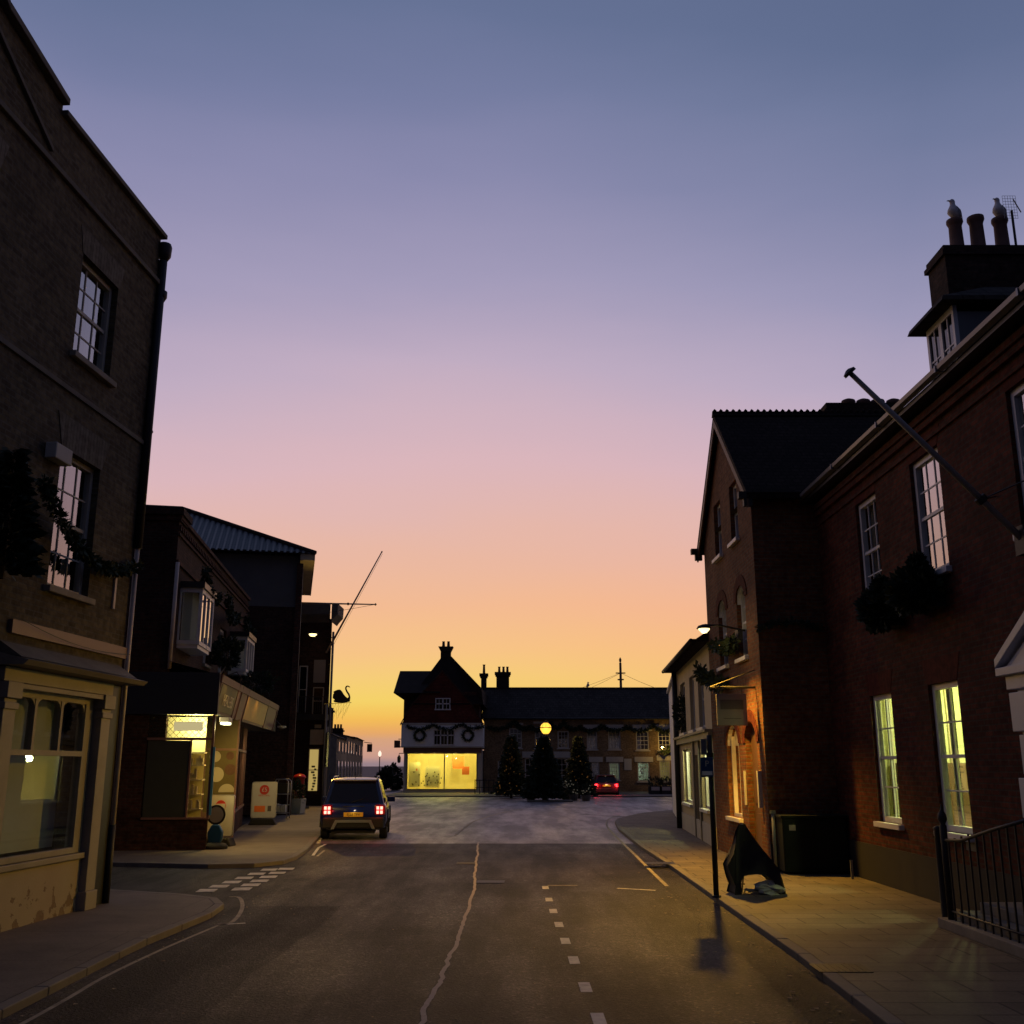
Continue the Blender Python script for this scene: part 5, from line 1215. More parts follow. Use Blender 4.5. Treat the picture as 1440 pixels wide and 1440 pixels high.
for a, b in gws: sash(Hh, a, b, .85, 2.45, 1, (0, 1), y=.1, fmat='white', sillmat='white')
room(Hh, -8.6, -.2, .003, 2.2, .3, 2.7, 'shopwall')
for x in (-7, -5, -2.6, -1): lamp((x, .8, 2.2), 110, (1, .93, .45), .12, 'shop_light', Hh)
MB().box(dr[0], dr[1], .15, .2, 0, 2.25).build('door', 'wood', Hh)
m = MB(); m.box(-8.9, 0, -.12, 0, 2.62, 2.78); m.box(-8.9, 0, -.20, 0, 2.78, 2.84)
for x in (dr[0] - .22, dr[1] + .04): m.box(x, x + .18, -.06, 0, 0, 2.62)
m.build('shopfront', 'cream', Hh)
m = MB(); m.prism([(-.42, 5.0), (4, 7.9), (8.4, 5.0)], 'x', -9.1, .12); 
for _ in range(60): x = -9.1 + rnd.random() * 9.2; m.box(x, x + .16, -.46, -.3, 4.99, 5.04 + rnd.random() * .03)
m.build('roof', 'tile', Hh)
MB().tube([(-8.85, -.45, 5.02), (.1, -.45, 5.02)], .055).build('gutter', 'iron', Hh, True); MB().tube([(-8.7, -.1, 0), (-8.7, -.1, 5)], .09).build('drainpipe', 'iron', Hh, True)
MB().box(-8.9, 0, -.03, 0, 0, .5).build('plinth', 'offwhite', Hh)
Z2 = thing('corner_building', 'narrow pale rendered building at the bend beyond the cream shop', 'building', (5.62, 35.3, 0))
MB().prism([(0, 0), (1.42, 11.4), (9.5, 10), (9, 0)], 'z', 0, 5.1).build('wall', 'bluewhite', Z2); MB().prism([(-.1, -.1), (1.34, 11.5), (9.5, 10.1), (9, -.1)], 'z', 5.1, 5.22).build('cornice', 'offwhite', Z2)
for zz_ in (1, 3.2): MB().obox((.5, 4.0, zz_), .05, 1.4, 1.1, R(-7)).build('window', 'offwhite', Z2)
m = MB(); blob(m, HLw if False else (5.42, 33.2, 3.55), .22, .45, .55, 900, .12); o = thing('hanging_shrub', 'dark hanging foliage on the far end of the cream shop', 'shrub'); m.build('foliage', 'foliage', o); MB().tube([(5.4, 33.2, 4.0), (5.5, 33.2, 4.15)], .02).build('bracket', 'iron', o)

# ------------------------------------------------------------------ parking sign post, black cover, bag
t = thing('parking_sign', 'dark post with small blue parking sign at the right kerb', 'sign', (3.12, 16.6, 0))
MB().tube([(0, 0, 0), (0, 0, 2.42)], .042, 12).build('post', 'iron', t, True); MB().lathe([(.075, 0), (.07, .03), (.045, .04)], (0, 0, 0), 12).build('base_collar', 'iron', t)
MB().box(-.17, .03, -.075, -.045, 1.78, 2.08).build('sign_plate', 'bluesign', t, bevel=.008)
text('P', .13, 'poster', t, (-.07, -.078, 1.98), (R(90), 0, 0), ext=.002); MB().box(-.15, .01, -.079, -.0755, 1.81, 1.87).build('sign_text_panel', 'bluewhite', t)
MB().box(-.14, -.05, -.03, .03, 2.12, 2.36).build('back_plate', 'lead', t)
MB().tube([(0, 0, 2.05), (0, 0, 2.15)], .06, 10).build('clamp', 'iron', t)
t = thing('black_cover', 'black sheet draped over a folding frame on the right pavement', 'covered frame', (3.85, 17.2, 0), R(4))
def pt(u, v, dy=0): q = P(u, v, 17.2); return (q.x - 3.85, q.z)
out = [pt(1028, 1259), pt(1031, 1244), pt(1026, 1230), pt(1022, 1216), pt(1027, 1200), pt(1032, 1186), pt(1036, 1170), pt(1039, 1161), pt(1047, 1161), pt(1052, 1170), pt(1060, 1182), pt(1070, 1196), pt(1081, 1210), pt(1089, 1221), pt(1094, 1236), pt(1099, 1258)]
inn = [pt(1091, 1259), pt(1089, 1248), pt(1084, 1236), pt(1074, 1229), pt(1060, 1227), pt(1046, 1227), pt(1038, 1229), pt(1036, 1240), pt(1036, 1259)]
m = MB(); n = len(out)
def cov(p, k): # depth spreads towards the ground
    z = max(p[1], 0); d = .05 + .42 * (1 - z / 1.02); return (p[0], k * d * .5 + .03 * math.sin(p[0] * 19 + z * 9), z)
poly = out + inn
fr3 = [cov(p, -1) for p in poly]; bk = [cov(p, 1) for p in poly]
m.add(fr3 + bk, [tuple(range(len(poly))), tuple(range(len(poly), 2 * len(poly)))[::-1]] + [(i, (i + 1) % len(poly), len(poly) + (i + 1) % len(poly), len(poly) + i) for i in range(len(poly))])
o_ = m.build('sheet', 'blackmatt', t, True, bevel=.025)
m = MB()
for x in (-.30, -.24, -.18): m.tube([(x, .12, 0.0), (x + .06, .1, .42)], .012, 6)
for z in (.12, .26): m.tube([(-.31 + z * .14, .12, z), (-.14 + z * .14, .12, z)], .010, 5)
m.build('frame_legs', 'iron', t)
MB().lathe([(.015, 0), (.03, .02), (.02, .045)], (pt(1043, 1160)[0], 0, 1.0), 8).build('top_knob', 'silver', t)
o = thing('plastic_bag', 'crumpled pale plastic bag lying under the black cover', 'bag', (4.02, 17.05, 0))
m = MB(); n = 16; vs = []; fs = []
for i in range(9):
    th_ = math.pi * .5 * i / 8
    for k in range(n):
        a = 2 * math.pi * k / n; r = math.cos(th_) * (1 + .22 * math.sin(a * 3 + i) + .12 * math.sin(a * 7 - i * 2)); vs.append((r * .24 * math.cos(a), r * .15 * math.sin(a), .17 * math.sin(th_) * (1 + .25 * math.sin(a * 2 + 1))))
for i in range(8):
    for k in range(n): fs.append((i * n + k, i * n + (k + 1) % n, (i + 1) * n + (k + 1) % n, (i + 1) * n + k))
m.add(vs, fs); m.build('bag', 'bag', o)
m = MB()
for sg in (-1, 1): m.tube([(.05 * sg - .2, 0, .05), (.08 * sg - .28, -.02, .07), (.03 * sg - .34, .02, .02)], [.03, .02, .012], 6)
m.build('handles', 'bag', o)

# ================================================================== CENTRE: gabled corner shop
Fb = thing('gabled_shop', 'gabled corner shop with pale jettied floor and large bright yellow window', 'building', (0, 80, 0))
FXL, FXR = -8.2, -2.3
wall(Fb, 'wall', 'offwhite', FXL, FXR, 0, 3.15, [(-8.0, -2.6, .25, 2.9)], depth=12, rev=.1)
room(Fb, -8.12, -2.5, .102, 2.4, .2, 3.0, 'shopwall')
f = MB(); f.box(-8.0, -7.9, -.03, .08, .25, 2.9); f.box(-2.7, -2.6, -.03, .08, .25, 2.9); f.box(-5.16, -5.08, -.03, .08, .25, 2.9); f.box(-7.9, -2.7, -.03, .08, 2.84, 2.9); f.box(-7.9, -2.7, -.05, .08, .2, .27)
fo = f.build('shop_window', 'cream', Fb); MB().box(-7.9, -2.7, .02, .03, .27, 2.84).build('pane', 'shopglass', fo)
for x in (-7, -5.8, -4.4, -3.3): lamp((x, .16, 2.7), 95, (1, .80, .24), .15, 'shop_light', Fb)
m = MB(); m.box(-7.85, -7.0, .5, .52, .4, 2.2); m.box(-6.6, -5.5, .55, .57, .35, 1.9); m.build('display_panel', 'shopwall', Fb)
MB().box(-4.55, -3.7, 1.2, 1.24, 1.75, 2.7).box(-3.8, -3.25, .5, .54, 1.3, 1.9).box(-7.3, -7.2, .4, .42, 1.6, 1.75).build('orange_poster', 'orange', Fb)
m = MB()
for i in range(26): x = rnd.uniform(-7.7, -5.4); z = rnd.uniform(.4, 1.5); m.box(x, x + .08, .45, .49, z, z + .1)
m.build('small_goods', 'olive', Fb)
MB().box(-8.25, -2.3, -.16, 0, 2.92, 3.28).build('fascia', 'mauve', Fb); text('HOUSE', .2, 'greyprint', Fb, (-5.2, -.165, 3.1), (R(90), 0, 0))
up = MB(); JY = -.45
hl = [(-5.95, -4.35, 3.5, 4.62)]
w_ = wall(Fb, 'jettied_floor', 'bluewhite', -8.4, -2.2, 3.3, 5.06, hl, depth=11, y=JY, rev=.1)
def casement(par, x0, x1, z0, z1, y, cols, tz, mat='white'):
    m = MB(); m.box(x0, x0 + .07, y, y + .08, z0, z1); m.box(x1 - .07, x1, y, y + .08, z0, z1); m.box(x0, x1, y - .02, y + .08, z1 - .07, z1); m.box(x0 - .05, x1 + .05, y - .06, y + .08, z0 - .06, z0 + .03); m.box(x0, x1, y, y + .08, tz - .04, tz + .04)
    for k in range(1, cols): x = x0 + (x1 - x0) * k / cols; m.box(x - .045, x + .045, y, y + .08, z0, z1)
    for k in range(cols):
        x = x0 + (x1 - x0) * (k + .5) / cols; m.box(x - .015, x + .015, y + .02, y + .06, z0, z1)
    o = m.build('window', mat, par); MB().box(x0 + .05, x1 - .05, y + .04, y + .05, z0, z1).build('pane', 'carglass', o); return o
casement(Fb, -5.95, -4.35, 3.5, 4.62, JY + .0, 3, 4.2)
MB().box(-8.45, -2.15, JY - .05, JY, 5.0, 5.12).box(-8.45, -2.15, JY - .04, JY, 3.3, 3.38).build('band', 'offwhite', Fb)
gp = MB().prism([(-8.35, 5.12), (-2.3, 5.12), (-3.1, 6.6), (-5.36, 9.05), (-7.6, 6.6)], 'y', JY - .02, JY + .1); gp.build('tile_gable', 'tilered', Fb)
m = MB()
for a, b in (((-5.36, 9.12), (-7.65, 6.55)), ((-5.36, 9.12), (-3.05, 6.55)), ((-7.65, 6.55), (-8.5, 5.05)), ((-3.05, 6.55), (-2.15, 5.05))): m.prism([a, b, (b[0] * 1.0, b[1] - .14), (a[0], a[1] - .16)], 'y', JY - .1, JY - .021)
m.build('bargeboard', 'brown', Fb)
casement(Fb, -5.85, -4.7, 6.13, 6.98, JY - .12, 2, 6.55)
# main roof: ridge parallel to the street on the left, taller pyramid over the gable
m = MB(); m.prism([(JY - .3, 7.35), (3.6, 9.4), (8, 7.3)], 'x', -9.05, -5.5)
m.add([(-8.1, JY - .1, 6.5), (-2.2, JY - .1, 6.5), (-1.95, 8.2, 6.5), (-8.1, 8.2, 6.5), (-5.5, 3.2, 10.75), (-5.1, 3.2, 10.75), (-2.35, JY, 7.75), (-2.1, 7.5, 7.75), (-7.4, JY, 7.2)], [(0, 1, 6, 5, 4), (1, 2, 7, 6), (6, 7, 5), (2, 3, 4, 5, 7), (3, 0, 4)])
m.build('roof', 'tile', Fb)
MB().box(-8.32, -2.5, .1, 8, 5, 7.5).build('attic', 'brown', Fb)
c = MB().box(-5.75, -4.95, 2.9, 3.7, 9.5, 10.9).prism([(-5.75, 10.9), (-4.95, 10.9), (-4.75, 11.3), (-5.95, 11.3)], 'y', 2.8, 3.8).build('chimney', 'chim_brick', Fb)
for x in (-5.55, -5.15): MB().lathe([(.13, 0), (.10, .4), (.13, .45)], (x, 3.3, 11.3), 8).build('chimney_pot', 'clay', c)
for k, u in enumerate((590, 658)):
    q = P(u, 1034, 79.4); wreath('wreath', ['round dark wreath left of the pale jettied window', 'round dark wreath right of the pale jettied window'][k], (q.x, 79.45, q.z), .38, 'y', .13, 420, 'wreaths on the gabled shop')
ps = [P(u, v, 79.4) for u, v in ((572, 1020), (580, 1024), (592, 1025), (604, 1022), (610, 1019), (620, 1024), (634, 1026), (645, 1020), (650, 1019), (660, 1024), (672, 1023), (680, 1021))]
garland('garland', 'dark garland looping over the pale upper floor of the gabled shop', ps, .12, 900, .16, 'foliage')
t = thing('hanging_lantern', 'dark lantern on the left corner of the gabled shop', 'lantern', P(563, 1066, 80))
MB().lathe([(.05, .2), (.14, .05), (.12, -.3), (.05, -.36)], (-.1, 0, 0), 8).build('lantern', 'iron', t); MB().tube([(-.1, 0, .2), (-.1, 0, .35), (.3, 0, .35)], .03, 5).build('bracket', 'iron', t)
t = thing('hanging_box_sign', 'dark box sign projecting from the left flank of the gabled shop', 'sign', P(560, 1045, 81)); MB().box(-.3, .15, -.1, .1, -.35, .2).build('board', 'wood', t); MB().tube([(0, 0, .3), (.45, 0, .3)], .03, 5).build('bracket', 'iron', t)
# railing in front
t = thing('pavement_railing', 'short black railing on the pavement right of the yellow window', 'railing', (0, 0, 0))
a = P(668, 1108, 76); b = P(694, 1108, 76)
m = MB().tube([(a.x, 76, .95), (b.x, 76, .95)], .03, 5).tube([(a.x, 76, .45), (b.x, 76, .45)], .025, 5); m.build('rails', 'iron', t)
for i in range(5): x = a.x + (b.x - a.x) * i / 4; MB().tube([(x, 76, 0), (x, 76, 1.0)], .035, 6).build('post', 'iron', t)

# ================================================================== CENTRE: long two storey terrace
Gb = thing('long_terrace', 'long two storey brick terrace with slate roof behind the christmas trees', 'building', (0, 84, 0))
def q84(u, v): p = P(u, v, 84); return p.x, p.z
def r84(u0, v0, u1, v1): a = q84(u0, v0); b = q84(u1, v1); return (a[0], b[0], b[1], a[1])
ups = [r84(716, 1024, 734, 1052), r84(752, 1022, 770, 1052), r84(784, 1028, 800, 1052), r84(825, 1028, 840, 1054), r84(855, 1028, 873, 1054), r84(894, 1028, 913, 1055), r84(925, 1028, 943, 1055)]
gds = [r84(700, 1070, 712, 1098), r84(738, 1066, 762, 1100), r84(782, 1066, 812, 1100), r84(832, 1072, 843, 1097), r84(856, 1072, 872, 1097), r84(896, 1072, 914, 1099), r84(927, 1070, 943, 1099)]
wall(Gb, 'wall', 'buff', -2.25, 22, 0, 5.75, ups + gds, depth=9, rev=.12)
for i, w_ in enumerate(ups): sash(Gb, w_[0], w_[1], w_[2], w_[3], 3, (2, 2), y=.04, fr=.09, bar=.04, curtain='full' if i in (3, 4) else None, fmat='offwhite', sillmat='offwhite')
for i, w_ in enumerate(gds): sash(Gb, w_[0], w_[1], w_[2], w_[3], 4, (2, 2), y=.04, fr=.09, bar=.04, curtain='full' if i == 3 else None, fmat='offwhite', sillmat='offwhite', cmat='bluewhite')
MB().box(-2.2, 22, .14, .5, 2.75, 3.0).build('floor_slab', 'black', Gb)
room(Gb, 7.3, 9.2, .125, 1.8, .3, 2.7, 'planter'); room(Gb, 9.6, 11.4, .125, 1.8, .3, 2.7, 'planter'); room(Gb, 11.45, 13.4, .125, 1.8, .3, 2.7, 'shopwall')
for x, e_, c_ in ((8.2, 5, (.85, 1, .65)), (10.2, 16, (.8, 1, .8)), (12.1, 4, (1, .9, .5))): lamp((x, 1.0, 1.5), e_, c_, .12, 'room_light', Gb)
m = MB()
for i in range(30): x = rnd.uniform(9.7, 11.2); z = rnd.uniform(.7, 2.2); m.box(x, x + .12, .6, .7, z, z + .12)
m.build('display_goods', 'green_door', Gb)
def lp(x0, x1, y, z0, z1): MB().box(x0, x1, y, 0, z0, z1).build('lintel_panel', 'offwhite', Gb)
for w_ in (ups[3:]): lp(w_[0] - .25, w_[1] + .25, -.03, w_[3], w_[3] + .5)
for w_ in (gds[3:]): lp(w_[0] - .2, w_[1] + .3, -.05, w_[3] + .02, w_[3] + .42)
for w_ in (gds[1], gds[2]): lp(w_[0] - .2, w_[1] + .2, -.12, w_[3] + .02, w_[3] + .5)
for w_ in (ups[:2]): lp(w_[0] - .1, w_[1] + .1, -.03, w_[3] + .25, w_[3] + .42)
MB().prism([(-.3, 5.62), (4.4, 8.35), (9.2, 5.6)], 'x', -2.4, 22).build('roof', 'slate', Gb)
MB().prism([(4.25, 8.3), (4.55, 8.3), (4.4, 8.45)], 'x', -2.4, 22).build('ridge_tiles', 'tile', Gb)
MB().tube([(-2.2, -.38, 5.62), (22, -.38, 5.62)], .07).build('gutter', 'iron', Gb, True)
a = q84(878, 1083); b = q84(888, 1067); MB().box(a[0], b[0], -.05, 0, a[1], b[1]).build('wall_notice', 'poster', Gb)
# chimneys of the terrace
def stack(u0, u1, v0, v1, pots_, Y=88.4, flare=.08):
    a = P(u0, v0, Y); b = P(u1, v1, Y)
    c = MB().box(a.x, b.x, Y - 84, Y - 83.2, 7.0, a.z - .35).box(a.x - flare, b.x + flare, Y - 84.08, Y - 83.1, a.z - .35, a.z - .2).box(a.x - flare * 1.8, b.x + flare * 1.8, Y - 84.15, Y - 83.05, a.z - .2, a.z).build('chimney', 'chim_brick', Gb)
    for u, vt in pots_:
        q = P(u, vt, Y); MB().lathe([(.12, 0), (.09, q.z - a.z - .1), (.13, q.z - a.z)], (q.x, Y - 83.6, a.z), 8).build('chimney_pot', 'clay', c)
stack(676.5, 684, 947, 967, [(680.5, 934)]); stack(698, 716, 945, 967, [(702, 937), (708, 937), (713.5, 937)])
# swags along the terrace
sw_ = [(686, 1022), (724, 1014), (745, 1022), (773, 1017), (793, 1016), (815, 1022), (846, 1020), (881, 1022), (919, 1020), (945, 1024)]
labs = ['leftmost dark swag on the long terrace next to the gabled shop', 'dark swag on the terrace above the left christmas tree', 'dark swag on the terrace left of the globe lamp', 'dark swag on the terrace right of the globe lamp', 'dark swag on the terrace above the right christmas tree', 'dark swag on the terrace over the two pale blinds, left part', 'dark swag on the terrace over the pale blinds, above the red-lit car', 'dark swag on the terrace right of the red-lit car', 'rightmost dark swag on the long terrace']
for i in range(len(sw_) - 1):
    a = P(*sw_[i], 83.8); b = P(*sw_[i + 1], 83.8); garland('garland', labs[i], swag(a, b, .38, 6), .13, 330, .2, 'foliage', group='swags along the long terrace')
garland('garland', 'amber-lit greenery at the right end of the terrace', swag(P(930, 1058, 83.6), P(946, 1048, 83.6), .2, 5), .2, 260, .2, lights=20)
lamp(P(939, 1050, 82.6), 60, (1, .6, .12), .1, 'wall_light')
t = thing('telegraph_pole', 'thin telegraph pole with wires above the terrace roof', 'telegraph pole', (P(873, 960, 96).x, 96, 0))
zt = P(873, 932, 96).z
MB().tube([(0, 0, 0), (0, 0, zt)], [.16, .11], 8).build('pole', 'wood', t, True); MB().box(-.45, .45, -.05, .05, zt - 1.0, zt - .9).lathe([(.3, 0), (.3, .1)], (0, 0, zt - 1.6), 8).build('crossarm', 'wood', t)
MB().lathe([(.02, 0), (.1, .1), (.12, .3), (.02, .5)], (0, 0, zt), 8).build('cap', 'iron', t)
m = MB(); pz_ = Vector((0, 0, zt - .95))
for d_ in ((-14, 5, -3.8), (12, 6, -3.3), (-9, -3, -3.4), (9, -3, -3.2)): m.tube(swag(pz_, pz_ + Vector(d_), .4, 6), .012, 4)
m.build('wires', 'iron', t)
gull(P(827, 967, 88.5) - Vector((0, 0, .0)), R(60), 'small gull standing on the long terrace ridge', None)

# ------------------------------------------------------------------ christmas trees and globe lamp on the island
fir('christmas_tree', 'christmas tree left of the globe lamp, faint amber lights', (-.05, 69, RZ), 4.0, 1.05, 5200, lights=110, group='christmas trees on the market place', leaf=.3)
fir('christmas_tree', 'darkest christmas tree, standing right under the globe lamp', (1.88, 62.6, RZ), 3.75, 1.28, 6500, lights=10, group='christmas trees on the market place', leaf=.28)
fir('christmas_tree', 'christmas tree right of the globe lamp beside the red-lit car', (4.35, 69, RZ), 3.9, 1.05, 5200, lights=110, group='christmas trees on the market place', leaf=.3)
q = P(767.5, 1024, 65.5)
t = thing('globe_lamp', 'round glowing amber lamp on a tall post behind the middle christmas tree', 'street lamp', (q.x, 65.5, RZ))
zt = q.z - RZ
MB().tube([(0, 0, 0), (0, 0, zt - .35)], [.09, .05], 8).build('post', 'iron', t, True)
MB().lathe([(.12, -.36), (.22, -.28), (.33, -.08), (.34, .05), (.28, .2), (.14, .32), (.02, .34)], (0, 0, zt), 20).build('globe', 'globe', t, True)
m = MB(); m.lathe([(.35, 0), (.355, .03), (.35, .05)], (0, 0, zt), 20); m.lathe([(.14, .31), (.05, .4), (.02, .5)], (0, 0, zt), 10); m.lathe([(.05, -.5), (.16, -.38), (.13, -.33)], (0, 0, zt), 10)
for k_ in range(4):
    a_ = k_ * math.pi / 4; m.tube([(.345 * math.cos(th_) * math.cos(a_), .345 * math.cos(th_) * math.sin(a_), zt + .345 * math.sin(th_) - .01) for th_ in [math.pi * (q_ / 12) for q_ in range(13)]], .008, 4)
m.build('cage', 'iron', t)
m = MB()
for sx_ in (-1, 0, 1): m.tube([(sx_ * .08, -.1, zt - .55), (sx_ * .3, -.14, zt - .75)], .028, 5)
m.build('arms', 'gutter', t)
lamp((0, -.5, zt - .1), 55, (1, .52, .10), .3, 'lamp_light', t)
lamp((1.5, 3, zt), 40, (1, .5, .12), .3, 'lamp_light', t)
# planters / small things round the island
for i, (u, s_, lab) in enumerate(((797, .5, 'clump of pale-lit plants between the middle and right christmas trees'), (806, .38, 'small pale-lit plant beside the right christmas tree'), (746, .42, 'low plant with a few amber lights left of the middle christmas tree'), (822, .34, 'low pale plant between the right christmas tree and the red-lit car'))):
    q = G(u, 1122, RZ); o = thing('flower_tub', lab, 'planter', (P(u, 1110, 64.5).x, 64.5 - i * .4, RZ), 0, 'plant tubs round the christmas trees')
    MB().lathe([(.22, 0), (.28, .3), (.3, .35)], (0, 0, 0), 10).build('tub', 'darkstone', o)
    m = MB(); blob(m, (0, 0, .35 + s_ * .8), s_ * .6, s_ * .5, s_ * .9, 350, .16); m.build('foliage', 'foliage', o)
    m = MB()
    for k in range(9): m.lathe([(.002, -.02), (.022, 0), (.002, .02)], (rnd.uniform(-.25, .25), -.2 - rnd.random() * .15, .4 + rnd.random() * s_ * 1.5), 6)
    m.build('light_string', 'fairyw' if i != 2 else 'fairy', o)
m = MB(); q = G(766, 1124, RZ); m.box(0, 2.6, 0, 1.2, 0, .10); t = thing('tree_kerb', 'low pale-edged kerb box at the foot of the middle christmas tree', 'kerb box', (.9, 61.2, RZ)); m.build('kerb_box', 'kerb', t)
for i, u in enumerate((921, 936)):
    o = thing('planter_box', ['dark planter box at the far right of the terrace pavement, left one', 'dark planter box at the far right of the terrace pavement, right one'][i], 'planter', (P(u, 1110, 76).x, 76, 0), 0, 'planter boxes by the terrace')
    MB().box(-.45, .45, -.3, .3, 0, .55).build('box', 'black', o); MB().box(-.3, .3, -.32, -.305, .25, .5).build('panel', 'offwhite', o)
    m = MB(); blob(m, (0, 0, .8), .45, .3, .35, 300, .16); m.build('foliage', 'foliage', o)

# ================================================================== CARS
def car(name, label, loc, rz, body, L=4.3, Wd=1.8, Ht=1.62, suv=True, plate='EJ23 TFV', lightpow=1.0, roofmat=None):
    t = thing(name, label, 'car', loc, rz)      # local +y is forward, rear face at y=0
    hw = Wd / 2
    # stations: y, floor z, belt z, half width at belt
    gc = .26 if suv else .18; belt = .98 if suv else .88
    secs = []
    for y, lo, top, w in ((0, .48, belt - .06, hw * .86), (.06, gc + .10, belt, hw * .94), (.25, gc, belt + .01, hw * .985), (.9, gc, belt + .01, hw), (2.0, gc, belt, hw), (3.0, gc, belt - .02, hw), (3.7, gc, belt - .08, hw * .97), (L - .2, gc + .02, belt - .18, hw * .9), (L - .03, gc + .12, belt - .34, hw * .78)):
        secs.append((y, lo, top, w))
    m = MB(); n = 0
    vs = []; fs = []; ring = None
    for (y, lo, top, w) in secs:
        pts = [(0, lo), (w * .8, lo), (w * .95, lo + .08), (w, lo + (top - lo) * .35), (w * .995, lo + (top - lo) * .7), (w * .955, top - .03), (w * .90, top), (0, top + .015)]
        full = pts + [(-x, z) for x, z in pts[-2:0:-1]]
        vs += [(x, y, z) for x, z in full]; ring = len(full)
    for i in range(len(secs) - 1):
        for k in range(ring): fs.append((i * ring + k, i * ring + (k + 1) % ring, (i + 1) * ring + (k + 1) % ring, (i + 1) * ring + k))
    fs += [tuple(range(ring))[::-1], tuple(range((len(secs) - 1) * ring, len(secs) * ring))]
    m.add(vs, fs); bo = m.build('body', body, t, True, bevel=.0)
    # greenhouse
    wb, wt = hw * .90, hw * .70; ya, yb, yc, yd = .12, .36, 2.35, 3.15
    g_ = MB(); zb = belt - .01; zt = Ht - .05
    vsg = [(-wb, ya, zb), (wb, ya, zb), (wt, yb, zt), (-wt, yb, zt), (-wb, yd, zb), (wb, yd, zb), (wt, yc, zt), (-wt, yc, zt)]
    g_.add(vsg, [(0, 1, 2, 3), (1, 5, 6, 2), (4, 0, 3, 7), (5, 4, 7, 6)]); g_.build('cabin', body, t, bevel=.05)
    rm_ = roofmat or body
    rp = MB(); rs = []
    for y, z in ((yb - .05, zt - .005), (yb + .2, zt + .04), (1.3, Ht), (yc - .3, zt + .03), (yc + .05, zt - .01)): rs.append([(x * wt, y, z - abs(x) ** 3 * .035) for x in (-1.03, -.8, -.4, 0, .4, .8, 1.03)])
    rp.add([p for r in rs for p in r], [(i * 7 + k, i * 7 + k + 1, (i + 1) * 7 + k + 1, (i + 1) * 7 + k) for i in range(4) for k in range(6)])
    rp.build('roof_panel', rm_, t, True)
    def rear(x, z, off=.0):   # point on the sloping rear glass plane
        k = (z - zb) / (zt - zb); w = wb + (wt - wb) * k; return (x * w, ya + (yb - ya) * k - off, z)
    rg_ = MB(); z0, z1 = zb + .04, zt - .07; rg_.quad(rear(-.86, z0, .012), rear(.86, z0, .012), rear(.84, z1, .012), rear(-.84, z1, .012)).build('rear_window', 'carglass', t)
    for sg in (-1, 1):
        def side(y, z, off=.008):
            k = (z - zb) / (zt - zb); return (sg * (wb + (wt - wb) * k + off), y, z)
        s = MB(); s.quad(side(.50, zb + .05), side(2.85, zb + .05), side(2.2, zt - .06), side(.62, zt - .06)); s.build('side_window', 'carglass', t)
        p_ = MB(); p_.quad(side(1.45, zb + .04, .012), side(1.53, zb + .04, .012), side(1.53, zt - .06, .012), side(1.45, zt - .06, .012)); p_.build('window_pillar', 'plastic', t)
        MB().tube([(sg * wt * .93, .5, zt + .03), (sg * wt * .94, .62, zt + .075), (sg * wt * .94, 2.0, zt + .075), (sg * wt * .93, 2.15, zt + .02)], .018, 6).build('roof_rail', 'silver', t, True)
        # lamps
        lz = belt - .30; lx = hw * .78
        ln_ = MB().box(lx - .16, lx + .15, -.035, .10, lz - .01, lz + .29).build('tail_lamp', 'lens', t, bevel=.06) if sg > 0 else MB().box(-lx - .15, -lx + .16, -.035, .10, lz - .01, lz + .29).build('tail_lamp', 'lens', t, bevel=.06)
        cx = sg * (lx - .01)
        if suv:
            for (dx, dz) in ((0, .065), (0, -.065), (.06, 0), (-.06, 0)): pass
            for q_ in ((1, 1), (1, -1), (-1, 1), (-1, -1)):
                xx = cx + q_[0] * .052; zz2 = lz + .135 + q_[1] * .058
                MB().box(xx - .036, xx + .036, -.043, -.034, zz2 - .042, zz2 + .042).build('lit_segment', 'tailcore', ln_, bevel=.008)
        else:
            MB().box(cx - .13, cx + .08, -.043, -.034, lz + .15, lz + .22).build('lit_segment', 'tail', ln_); MB().box(cx - .05, cx + .1, -.043, -.034, lz + .04, lz + .10).build('lit_segment', 'tail', ln_)
        lamp((cx, -.12, lz + .13), 3.2 * lightpow, (1, .04, .05), .06, 'tail_light', t)
        # mirrors
        MB().box(sg * (hw - .08), sg * (hw + .16), 2.55, 2.68, belt - .02, belt + .13).build('mirror', body, t, bevel=.02)
        # wheels
        for y in (.78, L - .85):
            wo = MB(); R_ = .34 if suv else .31
            prof = [(R_ - .09, -.1), (R_ - .02, -.11), (R_, -.07), (R_, .07), (R_ - .02, .11), (R_ - .09, .1)]
            vs = []; fs = []; N = 24
            for r, xx in prof:
                for k in range(N): a = 2 * math.pi * k / N; vs.append((sg * (hw - .12) + xx * sg, y + r * math.cos(a), R_ + r * math.sin(a)))
            for i in range(len(prof) - 1):
                for k in range(N): fs.append((i * N + k, i * N + (k + 1) % N, (i + 1) * N + (k + 1) % N, (i + 1) * N + k))
            fs.append(tuple(range(N))); fs.append(tuple(range((len(prof) - 1) * N, len(prof) * N)))
            wh = wo.add(vs, fs).build('wheel', 'rubber', t)
            rim = MB(); x_ = sg * (hw - .015)
            for k in range(5):
                a = 2 * math.pi * k / 5; rim.add([(x_, y + .05 * math.cos(a - 1.2), R_ + .05 * math.sin(a - 1.2)), (x_, y + (R_ - .1) * math.cos(a - .14), R_ + (R_ - .1) * math.sin(a - .14)), (x_, y + (R_ - .1) * math.cos(a + .14), R_ + (R_ - .1) * math.sin(a + .14)), (x_, y + .05 * math.cos(a + 1.2), R_ + .05 * math.sin(a + 1.2))], [(0, 1, 2, 3)])
            rim.build('rim', 'silver', wh)
            ar = MB(); Ra = R_ + .07
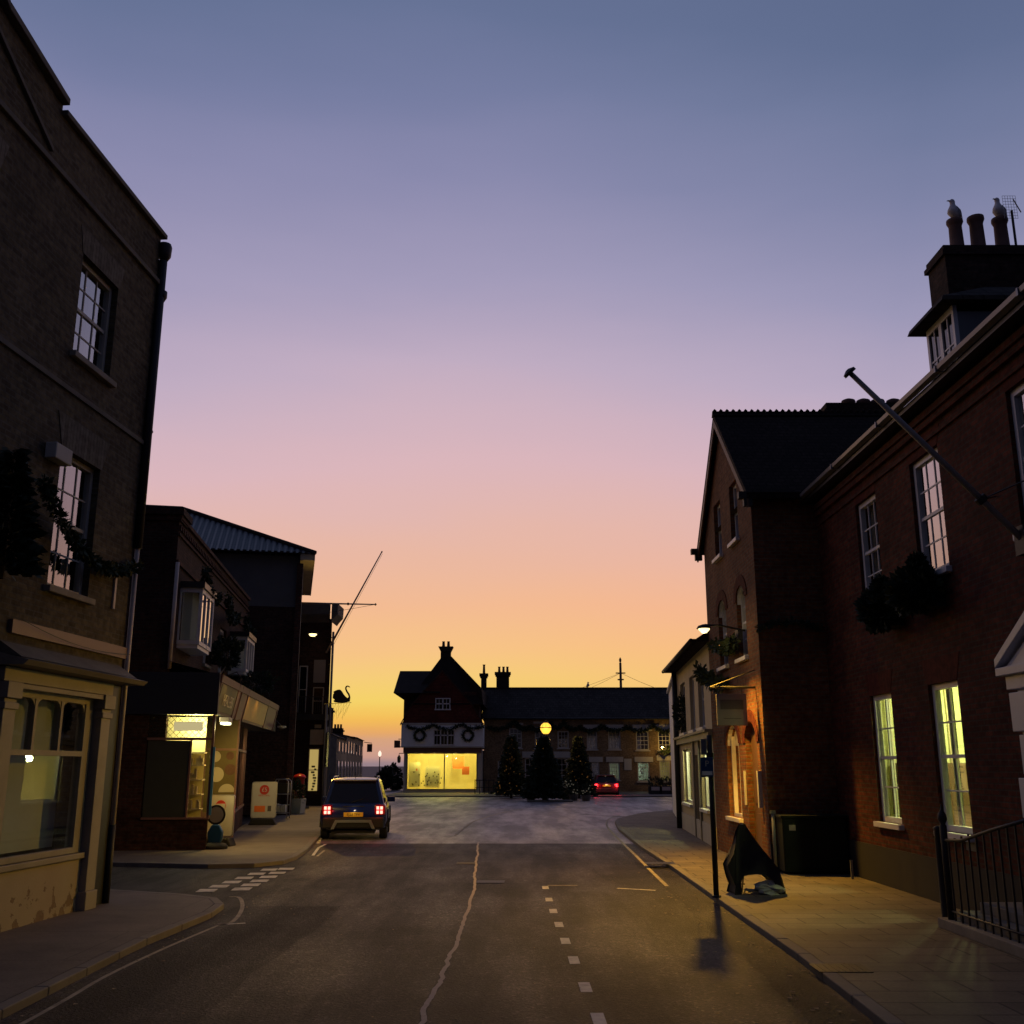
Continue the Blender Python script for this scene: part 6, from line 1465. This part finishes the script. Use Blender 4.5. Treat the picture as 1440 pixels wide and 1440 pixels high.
            for k in range(10):
                a0, a1 = math.pi * k / 10, math.pi * (k + 1) / 10; ar.prism([(y + Ra * math.cos(a0), R_ + Ra * math.sin(a0)), (y + Ra * math.cos(a1), R_ + Ra * math.sin(a1)), (y + (Ra + .07) * math.cos(a1), R_ + (Ra + .07) * math.sin(a1)), (y + (Ra + .07) * math.cos(a0), R_ + (Ra + .07) * math.sin(a0))], 'x', sg * (hw - .2), sg * (hw + .012))
            ar.build('wheel_arch', 'plastic', t)
    # bumper, skid plate, plate
    MB().box(-hw * .9, hw * .9, -.05, .2, gc + .05, gc + .36).build('bumper', 'plastic' if suv else body, t, bevel=.05)
    if suv:
        s = MB(); a_ = [(-.62, .30), (-.50, .55), (.50, .55), (.62, .30), (.53, .30), (.44, .475), (-.44, .475), (-.53, .30)]
        s.prism(a_, 'y', -.075, -.045); s.build('skid_plate', 'lead', t, bevel=.006)
        MB().box(-.3, .3, -.012, .04, .905, .93).build('tailgate_trim', 'plastic', t)
    MB().box(-.27, .27, -.025 if suv else -.03, .0, .635, .755).build('number_plate', 'plate', t, bevel=.004)
    text(plate, .10, 'black', t, (0, -.031, .692), (R(90), 0, 0), 'plate_lettering', .001)
    lamp((0, -.14, .84), .6 * lightpow, (1, .8, .5), .02, 'plate_light', t)
    MB().box(-wt * .9, wt * .9, yb - .16, yb - .02, zt - .04, zt + .0).build('spoiler', rm_, t, bevel=.01)
    MB().tube([(0, yb + .15, zt + .03), (0, yb + .0, zt + .2)], .008, 5).build('aerial', 'plastic', t)
    MB().tube([(rear(-.1, z0, .03)), (rear(.35, z0 + .12, .03))], .008, 5).build('rear_wiper', 'plastic', t)
    MB().box(-.6, .6, .1, 3.6, gc - .08, gc).build('underbody', 'plastic', t)
    return t
cx, cy = -4.47, 30.1
c1 = car('suv', 'dark blue off-road style car with lit tail lamps at the left kerb', (cx, cy, RZ + .004), R(5.2), 'carblue', Wd=1.9, Ht=1.70, roofmat='silver')  # silver roof puts the sky's reflection into the blue car's material
c2 = car('estate_car', 'dark red car with glowing tail lamps beside the right christmas tree', (6.55, 73.5, RZ + .004), R(-1), 'cardark', Ht=1.45, suv=False, plate='AO12 KLD', lightpow=5)
